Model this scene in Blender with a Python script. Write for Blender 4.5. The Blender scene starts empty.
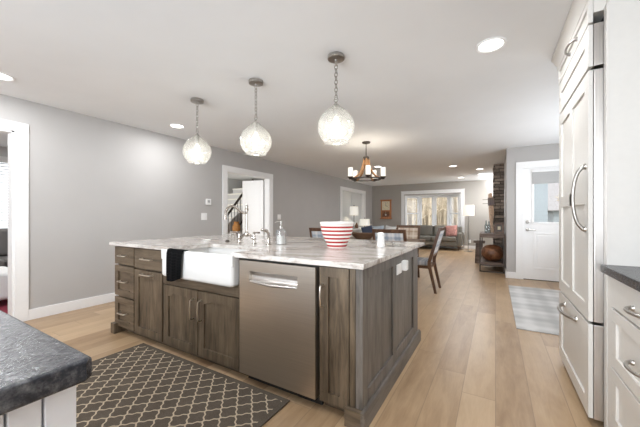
import bpy, bmesh, math, random
from mathutils import Vector, Matrix
random.seed(7)
PI = math.pi
SC = bpy.context.scene
COL = SC.collection

# ------------------------------------------------------------------ camera
cam_d = bpy.data.cameras.new('camera')
cam = bpy.data.objects.new('camera', cam_d); COL.objects.link(cam)
cam.location = (0, 0, 1.15)
cam.rotation_euler = (PI/2, 0, math.radians(30.66))
cam_d.sensor_width = 36.0
cam_d.lens = 296.0/640.0*36.0
cam_d.shift_y = (216.8-213.5)/640.0
cam_d.clip_start = 0.05
SC.camera = cam

# ------------------------------------------------------------------ world, sun, fill light, exposure
world = bpy.data.worlds.new('sky'); SC.world = world
world.use_nodes = True
wn = world.node_tree
wn.nodes['Background'].inputs[0].default_value = (0.86, 0.92, 1.0, 1)
wn.nodes['Background'].inputs[1].default_value = 2.0

def light(name, kind, loc, power, color=(1, 1, 1), rot=(0, 0, 0), size=None, size_y=None, parent=None, radius=None):
    d = bpy.data.lights.new(name, kind); d.energy = power; d.color = color
    if kind == 'AREA':
        if size_y: d.shape = 'RECTANGLE'; d.size = size; d.size_y = size_y
        else: d.shape = 'DISK'; d.size = size
    if radius is not None: d.shadow_soft_size = radius
    o = bpy.data.objects.new(name, d); COL.objects.link(o)
    o.location = loc; o.rotation_euler = rot
    if parent: o.parent = parent
    return o

sun = light('sun', 'SUN', (0, -5, 12), 1.2, (1, 0.95, 0.86), (math.radians(48), 0, math.radians(-25)))
sun.data.angle = math.radians(3)
# added fill at an assumed, unseen kitchen window behind the camera
light('kitchen_fill', 'AREA', (-1.2, -2.42, 1.5), 128, (0.88, 0.94, 1.0), (PI/2+.35, 0, 0), 3.0, 1.3)
# added overhead fill for the room beyond the left doorway
light('side_room_fill', 'AREA', (-6.2, 0.6, 2.36), 34, (1, 1, 1), (0, 0, 0), 1.6, 1.6)
light('living_fill', 'AREA', (.165, 11.1, 1.45), 85, (0.92, 0.96, 1.0), (0, -PI/2-.6, 0), 1.3, 1.1)  # added fill on a solid wall, hidden by the fireplace
light('entry_fill', 'AREA', (1.735, 4.9, 1.5), 46, (0.90, 0.95, 1.0), (0, PI/2+.6, 0), 1.3, 2.2)  # added fill on a solid wall, hidden by the refrigerator
light('hall_fill', 'AREA', (-5.6, 2.80, 1.4), 26, (1, 0.99, 0.97), (PI/2, 0, 0), 1.6, 1.6)  # added fill for the hall, out of view beside the doorway

SC.view_settings.view_transform = 'Standard'
SC.view_settings.look = 'None'
SC.view_settings.gamma = 1.0
SC.view_settings.use_curve_mapping = False
SC.view_settings.exposure = 0.46
SC.cycles.use_denoising = True
SC.cycles.max_bounces = 10
SC.cycles.diffuse_bounces = 6
SC.cycles.transparent_max_bounces = 16
SC.cycles.caustics_reflective = False
SC.cycles.caustics_refractive = False
SC.cycles.sample_clamp_indirect = 4.0

# ------------------------------------------------------------------ material helpers
class V:
    """a node socket that can be used in arithmetic"""
    def __init__(s, nt, sock): s.nt = nt; s.s = sock
    def _m(s, op, *a):
        n = s.nt.nodes.new('ShaderNodeMath'); n.operation = op
        for i, x in enumerate((s,)+a):
            if isinstance(x, V): s.nt.links.new(x.s, n.inputs[i])
            else: n.inputs[i].default_value = x
        return V(s.nt, n.outputs[0])
    def __add__(s, o): return s._m('ADD', o)
    def __sub__(s, o): return s._m('SUBTRACT', o)
    def __mul__(s, o): return s._m('MULTIPLY', o)
    def __truediv__(s, o): return s._m('DIVIDE', o)
    def f(s, op, *a): return s._m(op, *a)

def new_mat(name):
    m = bpy.data.materials.new(name); m.use_nodes = True
    return m, m.node_tree, m.node_tree.nodes['Principled BSDF']

def coords(nt, kind='Object'):
    tc = nt.nodes.new('ShaderNodeTexCoord'); sp = nt.nodes.new('ShaderNodeSeparateXYZ')
    if kind == 'World':
        g = nt.nodes.new('ShaderNodeNewGeometry'); out = g.outputs['Position']
    else: out = tc.outputs[kind]
    nt.links.new(out, sp.inputs[0])
    return [V(nt, sp.outputs[i]) for i in range(3)], out

def combine(nt, x, y, z):
    c = nt.nodes.new('ShaderNodeCombineXYZ')
    for i, q in enumerate((x, y, z)):
        if isinstance(q, V): nt.links.new(q.s, c.inputs[i])
        else: c.inputs[i].default_value = q
    return c.outputs[0]

def noise(nt, vec, scale, detail=4, rough=0.55, dist=0.0):
    n = nt.nodes.new('ShaderNodeTexNoise'); n.inputs['Scale'].default_value = scale
    n.inputs['Detail'].default_value = detail; n.inputs['Roughness'].default_value = rough
    n.inputs['Distortion'].default_value = dist
    nt.links.new(vec, n.inputs['Vector'])
    return V(nt, n.outputs[0])

def ramp(nt, v, stops, const=False):
    r = nt.nodes.new('ShaderNodeValToRGB'); e = r.color_ramp.elements
    if const: r.color_ramp.interpolation = 'CONSTANT'
    while len(e) < len(stops): e.new(0.5)
    for el, (p, c) in zip(e, stops): el.position = p; el.color = (*c, 1)
    nt.links.new(v.s, r.inputs[0])
    return r.outputs[0]

def mixc(nt, fac, a, b, mode='MIX'):
    n = nt.nodes.new('ShaderNodeMix'); n.data_type = 'RGBA'; n.blend_type = mode
    for sock, x in ((n.inputs[0], fac), (n.inputs[6], a), (n.inputs[7], b)):
        if isinstance(x, V): nt.links.new(x.s, sock)
        elif isinstance(x, (int, float)): sock.default_value = x
        elif isinstance(x, tuple): sock.default_value = (*x, 1)
        else: nt.links.new(x, sock)
    return n.outputs[2]

def bump(nt, bs, v, strength=0.2, dist=0.01):
    b = nt.nodes.new('ShaderNodeBump'); b.inputs['Strength'].default_value = strength
    b.inputs['Distance'].default_value = dist
    nt.links.new(v.s, b.inputs['Height']); nt.links.new(b.outputs[0], bs.inputs['Normal'])

def plain(name, col, rough=0.5, metal=0.0, var=0.04, scale=30, spec=None, emit=None, bumps=0.0):
    """procedural paint, metal or ceramic: a base colour with slight noise"""
    m, nt, bs = new_mat(name)
    _, vec = coords(nt)
    n = noise(nt, vec, scale, 3)
    lo = tuple(c*(1-var) for c in col); hi = tuple(min(1, c*(1+var)) for c in col)
    nt.links.new(ramp(nt, n, [(0.3, lo), (0.7, hi)]), bs.inputs['Base Color'])
    bs.inputs['Roughness'].default_value = rough; bs.inputs['Metallic'].default_value = metal
    if spec is not None: bs.inputs['Specular IOR Level'].default_value = spec
    if emit:
        bs.inputs['Emission Color'].default_value = (*emit[0], 1); bs.inputs['Emission Strength'].default_value = emit[1]
    if bumps: bump(nt, bs, n, bumps, 0.004)
    return m

def wood(name, dark, mid, light_, axis='z', scale=1.0, rough=0.42, knots=0.6):
    m, nt, bs = new_mat(name)
    (x, y, z), _ = coords(nt)
    k = 0.10
    sx, sy, sz = (x*(k if axis == 'x' else 1), y*(k if axis == 'y' else 1), z*(k if axis == 'z' else 1))
    v = combine(nt, sx, sy, sz)
    blot = noise(nt, combine(nt, x*(.35 if axis == 'x' else 1), y*(.35 if axis == 'y' else 1), z*(.35 if axis == 'z' else 1)), 5*scale, 3, .6)
    g = noise(nt, v, 24*scale, 5, .6, .6)
    fine = noise(nt, v, 120*scale, 3, .6)
    t = g*0.5 + blot*0.55*knots*2*0.5 + fine*0.22
    t = t*1.7 - 0.36
    nt.links.new(ramp(nt, t, [(0.25, dark), (0.5, mid), (0.78, light_)]), bs.inputs['Base Color'])
    bs.inputs['Roughness'].default_value = rough
    bump(nt, bs, fine, .12, .002)
    return m

def glass(name, tint=(1, 1, 1), frost=0.0, gloss=0.12, rough=0.02, fres=0.8):
    m, nt, bs = new_mat(name); nt.nodes.remove(bs)
    out = nt.nodes['Material Output']
    tr = nt.nodes.new('ShaderNodeBsdfTransparent'); tr.inputs[0].default_value = (*tint, 1)
    gl = nt.nodes.new('ShaderNodeBsdfGlossy'); gl.inputs['Roughness'].default_value = rough
    lw = nt.nodes.new('ShaderNodeLayerWeight'); lw.inputs[0].default_value = 0.35
    fac = V(nt, lw.outputs['Fresnel'])*fres + gloss*0.3
    mx = nt.nodes.new('ShaderNodeMixShader'); nt.links.new(fac.s, mx.inputs[0])
    if frost > 0:
        _, vec = coords(nt)
        n = noise(nt, vec, 60, 2)
        di = nt.nodes.new('ShaderNodeBsdfTranslucent'); di.inputs[0].default_value = (*tint, 1)
        df = nt.nodes.new('ShaderNodeBsdfDiffuse'); df.inputs[0].default_value = (*tint, 1)
        ad = nt.nodes.new('ShaderNodeMixShader'); ad.inputs[0].default_value = .5
        nt.links.new(di.outputs[0], ad.inputs[1]); nt.links.new(df.outputs[0], ad.inputs[2])
        m2 = nt.nodes.new('ShaderNodeMixShader')
        ff = n*0.12 + (frost-0.06); nt.links.new(ff.s, m2.inputs[0])
        nt.links.new(tr.outputs[0], m2.inputs[1]); nt.links.new(ad.outputs[0], m2.inputs[2])
        nt.links.new(m2.outputs[0], mx.inputs[1])
    else: nt.links.new(tr.outputs[0], mx.inputs[1])
    nt.links.new(gl.outputs[0], mx.inputs[2]); nt.links.new(mx.outputs[0], out.inputs[0])
    return m

# ------------------------------------------------------------------ materials
M = {}
M['wall'] = plain('grey_wall_paint', (0.455, 0.442, 0.432), .85, var=.015, scale=3)
M['wall_far'] = plain('taupe_wall_paint', (0.39, 0.365, 0.332), .85, var=.02, scale=3)
M['wall_light'] = plain('light_grey_paint', (0.66, 0.67, 0.67), .8, var=.015, scale=3)
M['ceiling'] = plain('white_ceiling_paint', (0.83, 0.845, 0.86), .9, var=.015, scale=2, bumps=.03)
M['trim'] = plain('white_trim_paint', (0.84, 0.84, 0.84), .4, var=.01)
M['white_paint'] = plain('white_cabinet_paint', (0.70, 0.68, 0.645), .38, var=.012)
M['island_white'] = plain('cool_white_cabinet_paint', (0.78, 0.79, 0.82), .4, var=.012)
M['nickel'] = plain('brushed_nickel', (0.66, 0.61, 0.54), .28, 1.0, .05, 80)
M['faucet'] = plain('polished_nickel', (0.42, 0.38, 0.34), .2, 1.0, .05, 80)
M['pewter'] = plain('dark_pewter', (0.43, 0.41, 0.385), .33, 1.0, .06, 80)
M['iron'] = plain('dark_iron', (0.10, 0.085, 0.075), .5, .8, .1, 60)
M['black'] = plain('black_rubber', (0.02, 0.02, 0.02), .6)
M['porcelain'] = plain('white_fireclay', (0.74, 0.735, 0.72), .12, var=.008)
M['plastic'] = plain('white_plastic', (0.85, 0.85, 0.84), .35, var=.01)
M['oak_v'] = wood('stained_alder_vertical', (0.028, 0.019, 0.011), (0.100, 0.073, 0.047), (0.19, 0.142, 0.094), 'z')
M['oak_h'] = wood('stained_alder_horizontal', (0.030, 0.021, 0.012), (0.102, 0.075, 0.049), (0.19, 0.142, 0.094), 'x')
M['oak_side'] = wood('stained_alder_end', (0.05, 0.043, 0.037), (0.13, 0.115, 0.10), (0.21, 0.19, 0.17), 'z')
M['oak_trim'] = wood('stained_alder_plinth', (0.045, 0.038, 0.032), (0.115, 0.10, 0.085), (0.19, 0.168, 0.145), 'y')
M['walnut'] = wood('dark_walnut', (0.045, 0.022, 0.012), (0.11, 0.055, 0.032), (0.20, 0.11, 0.06), 'z', 1.5, .4)
M['walnut_h'] = wood('dark_walnut_top', (0.06, 0.032, 0.02), (0.13, 0.075, 0.045), (0.22, 0.13, 0.08), 'x', 1.2, .35)
M['honey'] = wood('honey_wood', (0.22, 0.085, 0.025), (0.36, 0.19, 0.085), (0.52, 0.30, 0.15), 'z', 2, .4)
M['barn'] = wood('weathered_board', (0.06, 0.042, 0.035), (0.15, 0.11, 0.09), (0.26, 0.20, 0.17), 'x', 1.2, .7)
M['clear'] = glass('clear_glass', gloss=.06, fres=.3)
M['seeded'] = glass('seeded_glass', (0.98, 0.98, 0.96), .135, .10, fres=.4)
M['frosted'] = plain('frosted_shade_glass', (0.9, 0.88, 0.84), .4, emit=((1, .93, .8), .5))
M['bulb'] = plain('lit_bulb', (1, 1, 1), .5, emit=((1, .95, .87), 2.2))
M['lens'] = plain('lit_downlight_lens', (1, 1, 1), .5, emit=((1, .97, .92), 5.0))
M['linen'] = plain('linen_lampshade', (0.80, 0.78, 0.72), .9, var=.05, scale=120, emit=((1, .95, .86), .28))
M['sofa'] = plain('olive_grey_upholstery', (0.19, 0.18, 0.155), .9, var=.14, scale=160, bumps=.2)
M['sofa_light'] = plain('light_grey_upholstery', (0.40, 0.40, 0.41), .9, var=.1, scale=160, bumps=.2)
M['charcoal_fab'] = plain('charcoal_upholstery', (0.16, 0.155, 0.15), .9, var=.1, scale=160, bumps=.2)
M['navy'] = plain('navy_cushion_fabric', (0.05, 0.065, 0.11), .9, var=.15, scale=90)
M['pale_blue'] = plain('pale_blue_cushion_fabric', (0.45, 0.52, 0.60), .9, var=.1, scale=90)
M['white_fab'] = plain('white_cushion_fabric', (0.70, 0.70, 0.69), .9, var=.08, scale=90)
M['pink'] = plain('faded_red_cushion_fabric', (0.50, 0.25, 0.22), .9, var=.4, scale=26)
M['red_rug'] = plain('dark_red_rug_pile', (0.22, 0.02, 0.04), .95, var=.25, scale=40)
M['cream'] = plain('cream_dial', (0.72, 0.66, 0.48), .6, var=.08, scale=25)
M['shade_grey'] = plain('grey_roller_fabric', (0.42, 0.42, 0.42), .85, var=.05, scale=160)
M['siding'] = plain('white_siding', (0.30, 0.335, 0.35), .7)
M['roofing'] = plain('grey_shingles', (0.30, 0.28, 0.27), .9, var=.2, scale=14)
M['bark'] = plain('pale_sunlit_bark', (0.50, 0.42, 0.31), .9, var=.3, scale=8)
M['evergreen'] = plain('evergreen_needles', (0.16, 0.19, 0.12), .9, var=.4, scale=9)
M['ground'] = plain('dry_winter_grass', (0.42, 0.37, 0.27), .95, var=.25, scale=3)
M['orange'] = plain('orange_straw', (0.62, 0.30, 0.10), .8, var=.3, scale=40)
M['straw'] = plain('dried_straw', (0.70, 0.52, 0.38), .85, var=.25, scale=30)
M['bottle'] = glass('grey_bottle_glass', (0.70, 0.76, 0.78), .22, .2)

def m_floor():
    m, nt, bs = new_mat('oak_plank_floor')
    (x, y, z), _ = coords(nt, 'World')
    W, L = 0.19, 1.9
    col = (x/W).f('FLOOR'); fx = (x/W).f('FRACT')
    yy = y/L + (col*0.377).f('FRACT')*3.0
    row = yy.f('FLOOR'); fy = yy.f('FRACT')
    wn_ = nt.nodes.new('ShaderNodeTexWhiteNoise'); wn_.noise_dimensions = '2D'
    nt.links.new(combine(nt, col, row, 0.0), wn_.inputs['Vector'])
    rnd = V(nt, wn_.outputs[0])
    v = combine(nt, x + rnd*7.0, y*0.12, 0.0)
    g = noise(nt, v, 16, 5, .6, .8); fine = noise(nt, v, 90, 3, .6)
    knot = noise(nt, combine(nt, x*1.0 + rnd*9.0, y*0.45, 0.0), 7, 2, .5)
    t = rnd*0.30 + g*0.45 + fine*0.16 + knot*0.25 - 0.08
    c = ramp(nt, t, [(0.2, (0.25, 0.148, 0.075)), (0.5, (0.43, 0.292, 0.170)), (0.8, (0.57, 0.412, 0.258))])
    ex = (fx - 0.5).f('ABSOLUTE'); ey = (fy - 0.5).f('ABSOLUTE')
    seam = ex.f('GREATER_THAN', 0.488).f('MAXIMUM', ey.f('GREATER_THAN', 0.4988))
    nt.links.new(mixc(nt, seam*0.55, c, (0.20, 0.13, 0.08)), bs.inputs['Base Color'])
    nt.links.new((g*0.12 + 0.27).s, bs.inputs['Roughness'])
    bump(nt, bs, fine*0.4 - seam*0.6, .10, .002)
    return m
M['floor'] = m_floor()

def m_quartzite():
    m, nt, bs = new_mat('veined_quartzite')
    (x, y, z), vec = coords(nt, 'World')
    w = noise(nt, vec, 1.6, 4, .6)
    v = combine(nt, x*0.55 + w*0.5, y*1.8 + w*0.7, z*2.0)
    a = noise(nt, v, 4.0, 7, .65, 1.4); b = noise(nt, v, 11, 6, .7, .6); s = noise(nt, vec, 120, 2)
    t = a*0.7 + b*0.35 + s*0.08 - 0.07
    c = ramp(nt, t, [(0.30, (0.18, 0.145, 0.125)), (0.42, (0.38, 0.33, 0.295)), (0.52, (0.60, 0.565, 0.53)), (0.70, (0.72, 0.70, 0.67))])
    nt.links.new(c, bs.inputs['Base Color'])
    bs.inputs['Roughness'].default_value = .14
    return m
M['quartz'] = m_quartzite()

def m_granite():
    m, nt, bs = new_mat('leathered_dark_granite')
    _, vec = coords(nt, 'World')
    a = noise(nt, vec, 70, 5, .7); b = noise(nt, vec, 24, 4, .6, .5); l = noise(nt, vec, 55, 3, .6, 1.0)
    c = ramp(nt, a*0.65 + b*0.4, [(0.38, (0.012, 0.013, 0.017)), (0.50, (0.026, 0.027, 0.033)), (0.62, (0.08, 0.08, 0.084)), (0.74, (0.17, 0.165, 0.16))])
    nt.links.new(c, bs.inputs['Base Color'])
    bs.inputs['Roughness'].default_value = .27; bs.inputs['Specular IOR Level'].default_value = .4
    bump(nt, bs, l, .55, .004)
    return m
M['granite'] = m_granite()

def m_steel(name, axis, base=(0.63, 0.575, 0.51)):
    m, nt, bs = new_mat(name)
    (x, y, z), _ = coords(nt)
    k = [x, y, z]; k = [q*(2.0 if i == axis else 160.0) for i, q in enumerate(k)]
    n = noise(nt, combine(nt, *k), 1.0, 3, .6)
    nt.links.new(ramp(nt, n, [(0.3, tuple(c*.9 for c in base)), (0.7, base)]), bs.inputs['Base Color'])
    bs.inputs['Metallic'].default_value = 1.0
    nt.links.new((n*0.12 + 0.30).s, bs.inputs['Roughness'])
    bs.inputs['Anisotropic'].default_value = 0.5
    return m
M['steel'] = m_steel('brushed_stainless', 0)
M['steel_v'] = m_steel('brushed_stainless_vertical', 2, (0.62, 0.59, 0.56))

def m_trellis():
    m, nt, bs = new_mat('trellis_rug_weave')
    (x, y, z), vec = coords(nt, 'World')
    a, b = 0.122, 0.128
    u = x/a + y/b; v = x/a - y/b
    def wob(p): return (p*(2*PI*2)).f('SINE')*0.034
    def line(p, q):
        d = ((p + wob(q)).f('FRACT') - 0.5).f('ABSOLUTE')
        return d.f('GREATER_THAN', 0.450)
    ln = line(u, v).f('MAXIMUM', line(v, u))
    edge = ((x - RUG[0]).f('LESS_THAN', 0.035)).f('MAXIMUM', (x*-1.0 + RUG[1]).f('LESS_THAN', 0.035))
    edge = edge.f('MAXIMUM', (y*-1.0 + RUG[3]).f('LESS_THAN', 0.035)).f('MAXIMUM', (y - RUG[2]).f('LESS_THAN', 0.035))
    ln = ln*(edge*-1.0 + 1.0)
    n = noise(nt, vec, 260, 2); n2 = noise(nt, vec, 9, 2)
    base = ramp(nt, n*0.7 + n2*0.3, [(0.35, (0.082, 0.066, 0.051)), (0.65, (0.14, 0.115, 0.09))])
    nt.links.new(mixc(nt, ln, base, (0.50, 0.41, 0.30)), bs.inputs['Base Color'])
    bs.inputs['Roughness'].default_value = .95
    bs.inputs['Specular IOR Level'].default_value = .1
    bump(nt, bs, n, .5, .004)
    return m
RUG = (-2.74, -1.10, 0.36, 1.49)
M['trellis'] = m_trellis()

def m_plaid(name, cols, px_, py_, axes=(0, 2), coord='Object'):
    """woven plaid: two sets of soft bands crossing"""
    m, nt, bs = new_mat(name)
    c3, vec = coords(nt, coord)
    u, v = c3[axes[0]], c3[axes[1]]
    def band(t, p, ph=0.0): return ((t/p + ph)*(2*PI)).f('SINE')
    a = band(u, px_)*0.5 + band(u, px_*0.37, .2)*0.3
    b = band(v, py_)*0.5 + band(v, py_*0.37, .1)*0.3
    n = noise(nt, vec, 150, 2)
    t = (a + b)*0.33 + 0.5 + (n-0.5)*0.25
    nt.links.new(ramp(nt, t, [(0.2, cols[0]), (0.5, cols[1]), (0.8, cols[2])]), bs.inputs['Base Color'])
    bs.inputs['Roughness'].default_value = .95
    return m
M['plaid_blue'] = m_plaid('blue_grey_plaid', ((0.30, 0.35, 0.42), (0.55, 0.57, 0.60), (0.72, 0.70, 0.68)), .15, .15)
M['plaid_beige'] = m_plaid('beige_plaid', ((0.40, 0.29, 0.21), (0.60, 0.49, 0.39), (0.70, 0.62, 0.54)), .15, .15)
M['plaid_seat'] = m_plaid('grey_plaid_seat', ((0.24, 0.26, 0.30), (0.42, 0.43, 0.46), (0.6, 0.6, 0.6)), .14, .14, (0, 1))
M['mat'] = m_plaid('grey_plaid_mat', ((0.40, 0.395, 0.39), (0.50, 0.495, 0.485), (0.62, 0.61, 0.60)), .46, .55, (0, 1))

def m_towel():
    m, nt, bs = new_mat('black_check_towel')
    (x, y, z), vec = coords(nt)
    s = x*1.0
    t = ((y - z)/0.022).f('FRACT').f('LESS_THAN', .16).f('MAXIMUM', (s/0.022).f('FRACT').f('LESS_THAN', .16))
    n = noise(nt, vec, 200, 2)
    nt.links.new(mixc(nt, t*0.5, ramp(nt, n, [(0.3, (0.004, 0.004, 0.005)), (0.7, (0.011, 0.011, 0.012))]), (0.03, 0.03, 0.03)), bs.inputs['Base Color']); bs.inputs['Specular IOR Level'].default_value = .12
    bs.inputs['Roughness'].default_value = .95
    return m
M['towel'] = m_towel()

def m_stripes():
    m, nt, bs = new_mat('red_striped_ceramic')
    (x, y, z), _ = coords(nt)
    f = ((z - 0.006)/0.0305).f('FRACT')
    on = f.f('LESS_THAN', .5)
    top = z.f('LESS_THAN', .190)
    inside = (x*x + y*y).f('SQRT')
    nt.links.new(mixc(nt, on*top, (0.82, 0.78, 0.74), (0.40, 0.045, 0.045)), bs.inputs['Base Color'])
    bs.inputs['Roughness'].default_value = .18
    return m
M['stripes'] = m_stripes()

def m_stone():
    m, nt, bs = new_mat('stacked_ledgestone')
    (x, y, z), vec = coords(nt, 'World')
    br = nt.nodes.new('ShaderNodeTexBrick')
    w = noise(nt, vec, 9, 2)
    nt.links.new(combine(nt, x + y + w*0.03, z + w*0.02, 0.0), br.inputs['Vector'])
    br.inputs['Scale'].default_value = 1.0
    br.inputs['Brick Width'].default_value = .21; br.inputs['Row Height'].default_value = .075
    br.inputs['Mortar Size'].default_value = .006; br.inputs['Bias'].default_value = 0
    br.inputs['Color1'].default_value = (0.12, 0.098, 0.082, 1); br.inputs['Color2'].default_value = (0.50, 0.41, 0.34, 1)
    br.inputs['Mortar'].default_value = (0.02, 0.018, 0.016, 1)
    n = noise(nt, vec, 26, 5, .7)
    nt.links.new(mixc(nt, .75, br.outputs[0], ramp(nt, n, [(0.3, (0.35, 0.33, 0.31)), (0.7, (1, 1, 1))]), 'MULTIPLY'), bs.inputs['Base Color'])
    bs.inputs['Roughness'].default_value = .9
    bump(nt, bs, n - V(nt, br.outputs['Fac'])*1.0, .8, .02)
    return m
M['stone'] = m_stone()

def m_basket():
    m, nt, bs = new_mat('burnished_copper_wood')
    _, vec = coords(nt)
    a = noise(nt, vec, 7, 5, .65, .8)
    nt.links.new(ramp(nt, a, [(0.32, (0.035, 0.014, 0.008)), (0.5, (0.17, 0.068, 0.03)), (0.7, (0.36, 0.17, 0.085))]), bs.inputs['Base Color'])
    bs.inputs['Roughness'].default_value = .32
    return m
M['gourd'] = m_basket()

# ------------------------------------------------------------------ mesh helpers
class MB:
    """collects shapes in world coordinates, then links them as ONE mesh object"""
    def __init__(s): s.bm = bmesh.new(); pass
    def box(s, x0, x1, y0, y1, z0, z1, bev=0.0, seg=2, mat=None):
        r = bmesh.ops.create_cube(s.bm, size=1)
        vs = r['verts']
        for v in vs:
            v.co = Vector((x0 + (v.co.x+.5)*(x1-x0), y0 + (v.co.y+.5)*(y1-y0), z0 + (v.co.z+.5)*(z1-z0)))
        if mat is not None:
            for v in vs: v.co = mat @ v.co
        if bev > 0:
            es = list({e for v in vs for e in v.link_edges})
            r2 = bmesh.ops.bevel(s.bm, geom=es, offset=bev, segments=seg, profile=.5, affect='EDGES', clamp_overlap=True)
            vs = r2['verts']
        return s
    def tube(s, pts, r, seg=10, caps=True, smooth=True):
        pts = [Vector(p) for p in pts]
        rs = r if isinstance(r, (list, tuple)) else [r]*len(pts)
        rings = []
        t0 = (pts[1]-pts[0]).normalized()
        ref = Vector((0, 0, 1)) if abs(t0.z) < .9 else Vector((1, 0, 0))
        nrm = t0.cross(ref).normalized()
        for i, p in enumerate(pts):
            if i == 0: t = pts[1]-pts[0]
            elif i == len(pts)-1: t = pts[-1]-pts[-2]
            else: t = (pts[i+1]-p).normalized() + (p-pts[i-1]).normalized()
            t = t.normalized() if t.length > 1e-9 else t0
            nrm = (nrm - t*nrm.dot(t)); nrm = nrm.normalized() if nrm.length > 1e-6 else t.orthogonal().normalized()
            b = t.cross(nrm)
            rings.append([s.bm.verts.new(p + (nrm*math.cos(2*PI*k/seg) + b*math.sin(2*PI*k/seg))*rs[i]) for k in range(seg)])
        for a, b in zip(rings, rings[1:]):
            for k in range(seg): s.bm.faces.new((a[k], a[(k+1) % seg], b[(k+1) % seg], b[k]))
        if caps:
            s.bm.faces.new(list(reversed(rings[0]))); s.bm.faces.new(rings[-1])
        return s
    def loop(s, pts, r, seg=6):
        """closed tube through a ring of points"""
        pts = [Vector(p) for p in pts]; n = len(pts); rings = []
        c = sum(pts, Vector())/n
        for i, p in enumerate(pts):
            t = (pts[(i+1) % n]-pts[i-1]).normalized(); a = (p-c); a = (a - t*a.dot(t)).normalized(); b = t.cross(a)
            rings.append([s.bm.verts.new(p + (a*math.cos(2*PI*k/seg) + b*math.sin(2*PI*k/seg))*r) for k in range(seg)])
        for i in range(n):
            A, B = rings[i], rings[(i+1) % n]
            for k in range(seg): s.bm.faces.new((A[k], A[(k+1) % seg], B[(k+1) % seg], B[k]))
        return s
    def lathe(s, prof, c, seg=28, smooth=True, axis='z', cap0=False, cap1=False):
        """profile of (radius, height) turned about an axis through c"""
        rings = []
        def P(r, h, a):
            x, y = r*math.cos(a), r*math.sin(a)
            d = {'z': (x, y, h), 'y': (x, h, -y), 'x': (h, x, y)}[axis]
            return (c[0]+d[0], c[1]+d[1], c[2]+d[2])
        for r, h in prof:
            if r < 1e-6: rings.append([s.bm.verts.new(P(0, h, 0))])
            else: rings.append([s.bm.verts.new(P(r, h, 2*PI*k/seg)) for k in range(seg)])
        for A, B in zip(rings, rings[1:]):
            for k in range(seg):
                k2 = (k+1) % seg
                if len(A) == 1 and len(B) == 1: continue
                if len(A) == 1: s.bm.faces.new((A[0], B[k2], B[k]))
                elif len(B) == 1: s.bm.faces.new((A[k], A[k2], B[0]))
                else: s.bm.faces.new((A[k], A[k2], B[k2], B[k]))
        if cap0 and len(rings[0]) > 1: s.bm.faces.new(list(reversed(rings[0])))
        if cap1 and len(rings[-1]) > 1: s.bm.faces.new(rings[-1])
        return s
    def cyl(s, c, r, h, seg=24, axis='z', bev=0.0):
        if bev: prof = [(0, 0), (r-bev, 0), (r, bev), (r, h-bev), (r-bev, h), (0, h)]
        else: prof = [(0, 0), (r, 0), (r, h), (0, h)]
        return s.lathe(prof, c, seg, smooth=True, axis=axis)
    def prism(s, pts, lo, hi, axis='z', smooth=False):
        """2D outline pushed along an axis: z -> (x,y), x -> (y,z), y -> (x,z)"""
        def P(p, h): return {'z': (p[0], p[1], h), 'x': (h, p[0], p[1]), 'y': (p[0], h, p[1])}[axis]
        A = [s.bm.verts.new(P(p, lo)) for p in pts]; B = [s.bm.verts.new(P(p, hi)) for p in pts]
        n = len(pts)
        s.bm.faces.new(list(reversed(A))); s.bm.faces.new(B)
        for k in range(n): s.bm.faces.new((A[k], A[(k+1) % n], B[(k+1) % n], B[k]))
        return s
    def quads(s, grid, smooth=True, thick=0.0):
        """sheet over a grid of points"""
        V_ = [[s.bm.verts.new(p) for p in row] for row in grid]
        for a, b in zip(V_, V_[1:]):
            for k in range(len(a)-1): s.bm.faces.new((a[k], a[k+1], b[k+1], b[k]))
        return s
    def cushion(s, c, sx, sy, sz, rot=None, n=10, pw=3.0):
        """puffed pillow: superellipse outline, thick in the middle"""
        top, bot = [], []
        R = rot or Matrix()
        c = Vector(c)
        for sign, store in ((1, top), (-1, bot)):
            for i in range(n+1):
                row = []
                for j in range(n+1):
                    u, v = 2*i/n-1, 2*j/n-1
                    h = ((1-abs(u)**pw)*(1-abs(v)**pw))**.5
                    pinch = 1 - .06*(1-abs(u)**2)*(abs(v)**4) - .0
                    pinch2 = 1 - .06*(1-abs(v)**2)*(abs(u)**4)
                    row.append(s.bm.verts.new(c + (R @ Vector((u*sx/2*pinch2, v*sy/2*pinch, sign*h*sz/2)))))
                store.append(row)
        for g, fl in ((top, False), (bot, True)):
            for a, b in zip(g, g[1:]):
                for k in range(n):
                    f = (a[k], b[k], b[k+1], a[k+1])
                    s.bm.faces.new(tuple(reversed(f)) if fl else f)
        return s
    def build(s, name, mat, parent=None, weld=False):
        if weld: bmesh.ops.remove_doubles(s.bm, verts=s.bm.verts, dist=1e-5)
        bmesh.ops.recalc_face_normals(s.bm, faces=s.bm.faces)
        me = bpy.data.meshes.new(name)
        off = None
        if parent is not None:
            p = parent
            while p.parent: p = p.parent
            off = p.location.copy()
        else:
            xs = [v.co for v in s.bm.verts]
            lo = Vector([min(c[i] for c in xs) for i in range(3)]); hi = Vector([max(c[i] for c in xs) for i in range(3)])
            off = Vector(((lo.x+hi.x)/2, (lo.y+hi.y)/2, lo.z))
        for v in s.bm.verts: v.co -= off
        for f in s.bm.faces: f.smooth = True
        s.bm.to_mesh(me); s.bm.free()
        me.set_sharp_from_angle(angle=math.radians(38))
        for mm in (mat if isinstance(mat, (list, tuple)) else [mat]): me.materials.append(mm)
        o = bpy.data.objects.new(name, me); COL.objects.link(o)
        wm = o.modifiers.new('weighted', 'WEIGHTED_NORMAL'); wm.keep_sharp = True
        if parent is not None: o.parent = parent
        else: o.location = off
        return o

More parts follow.
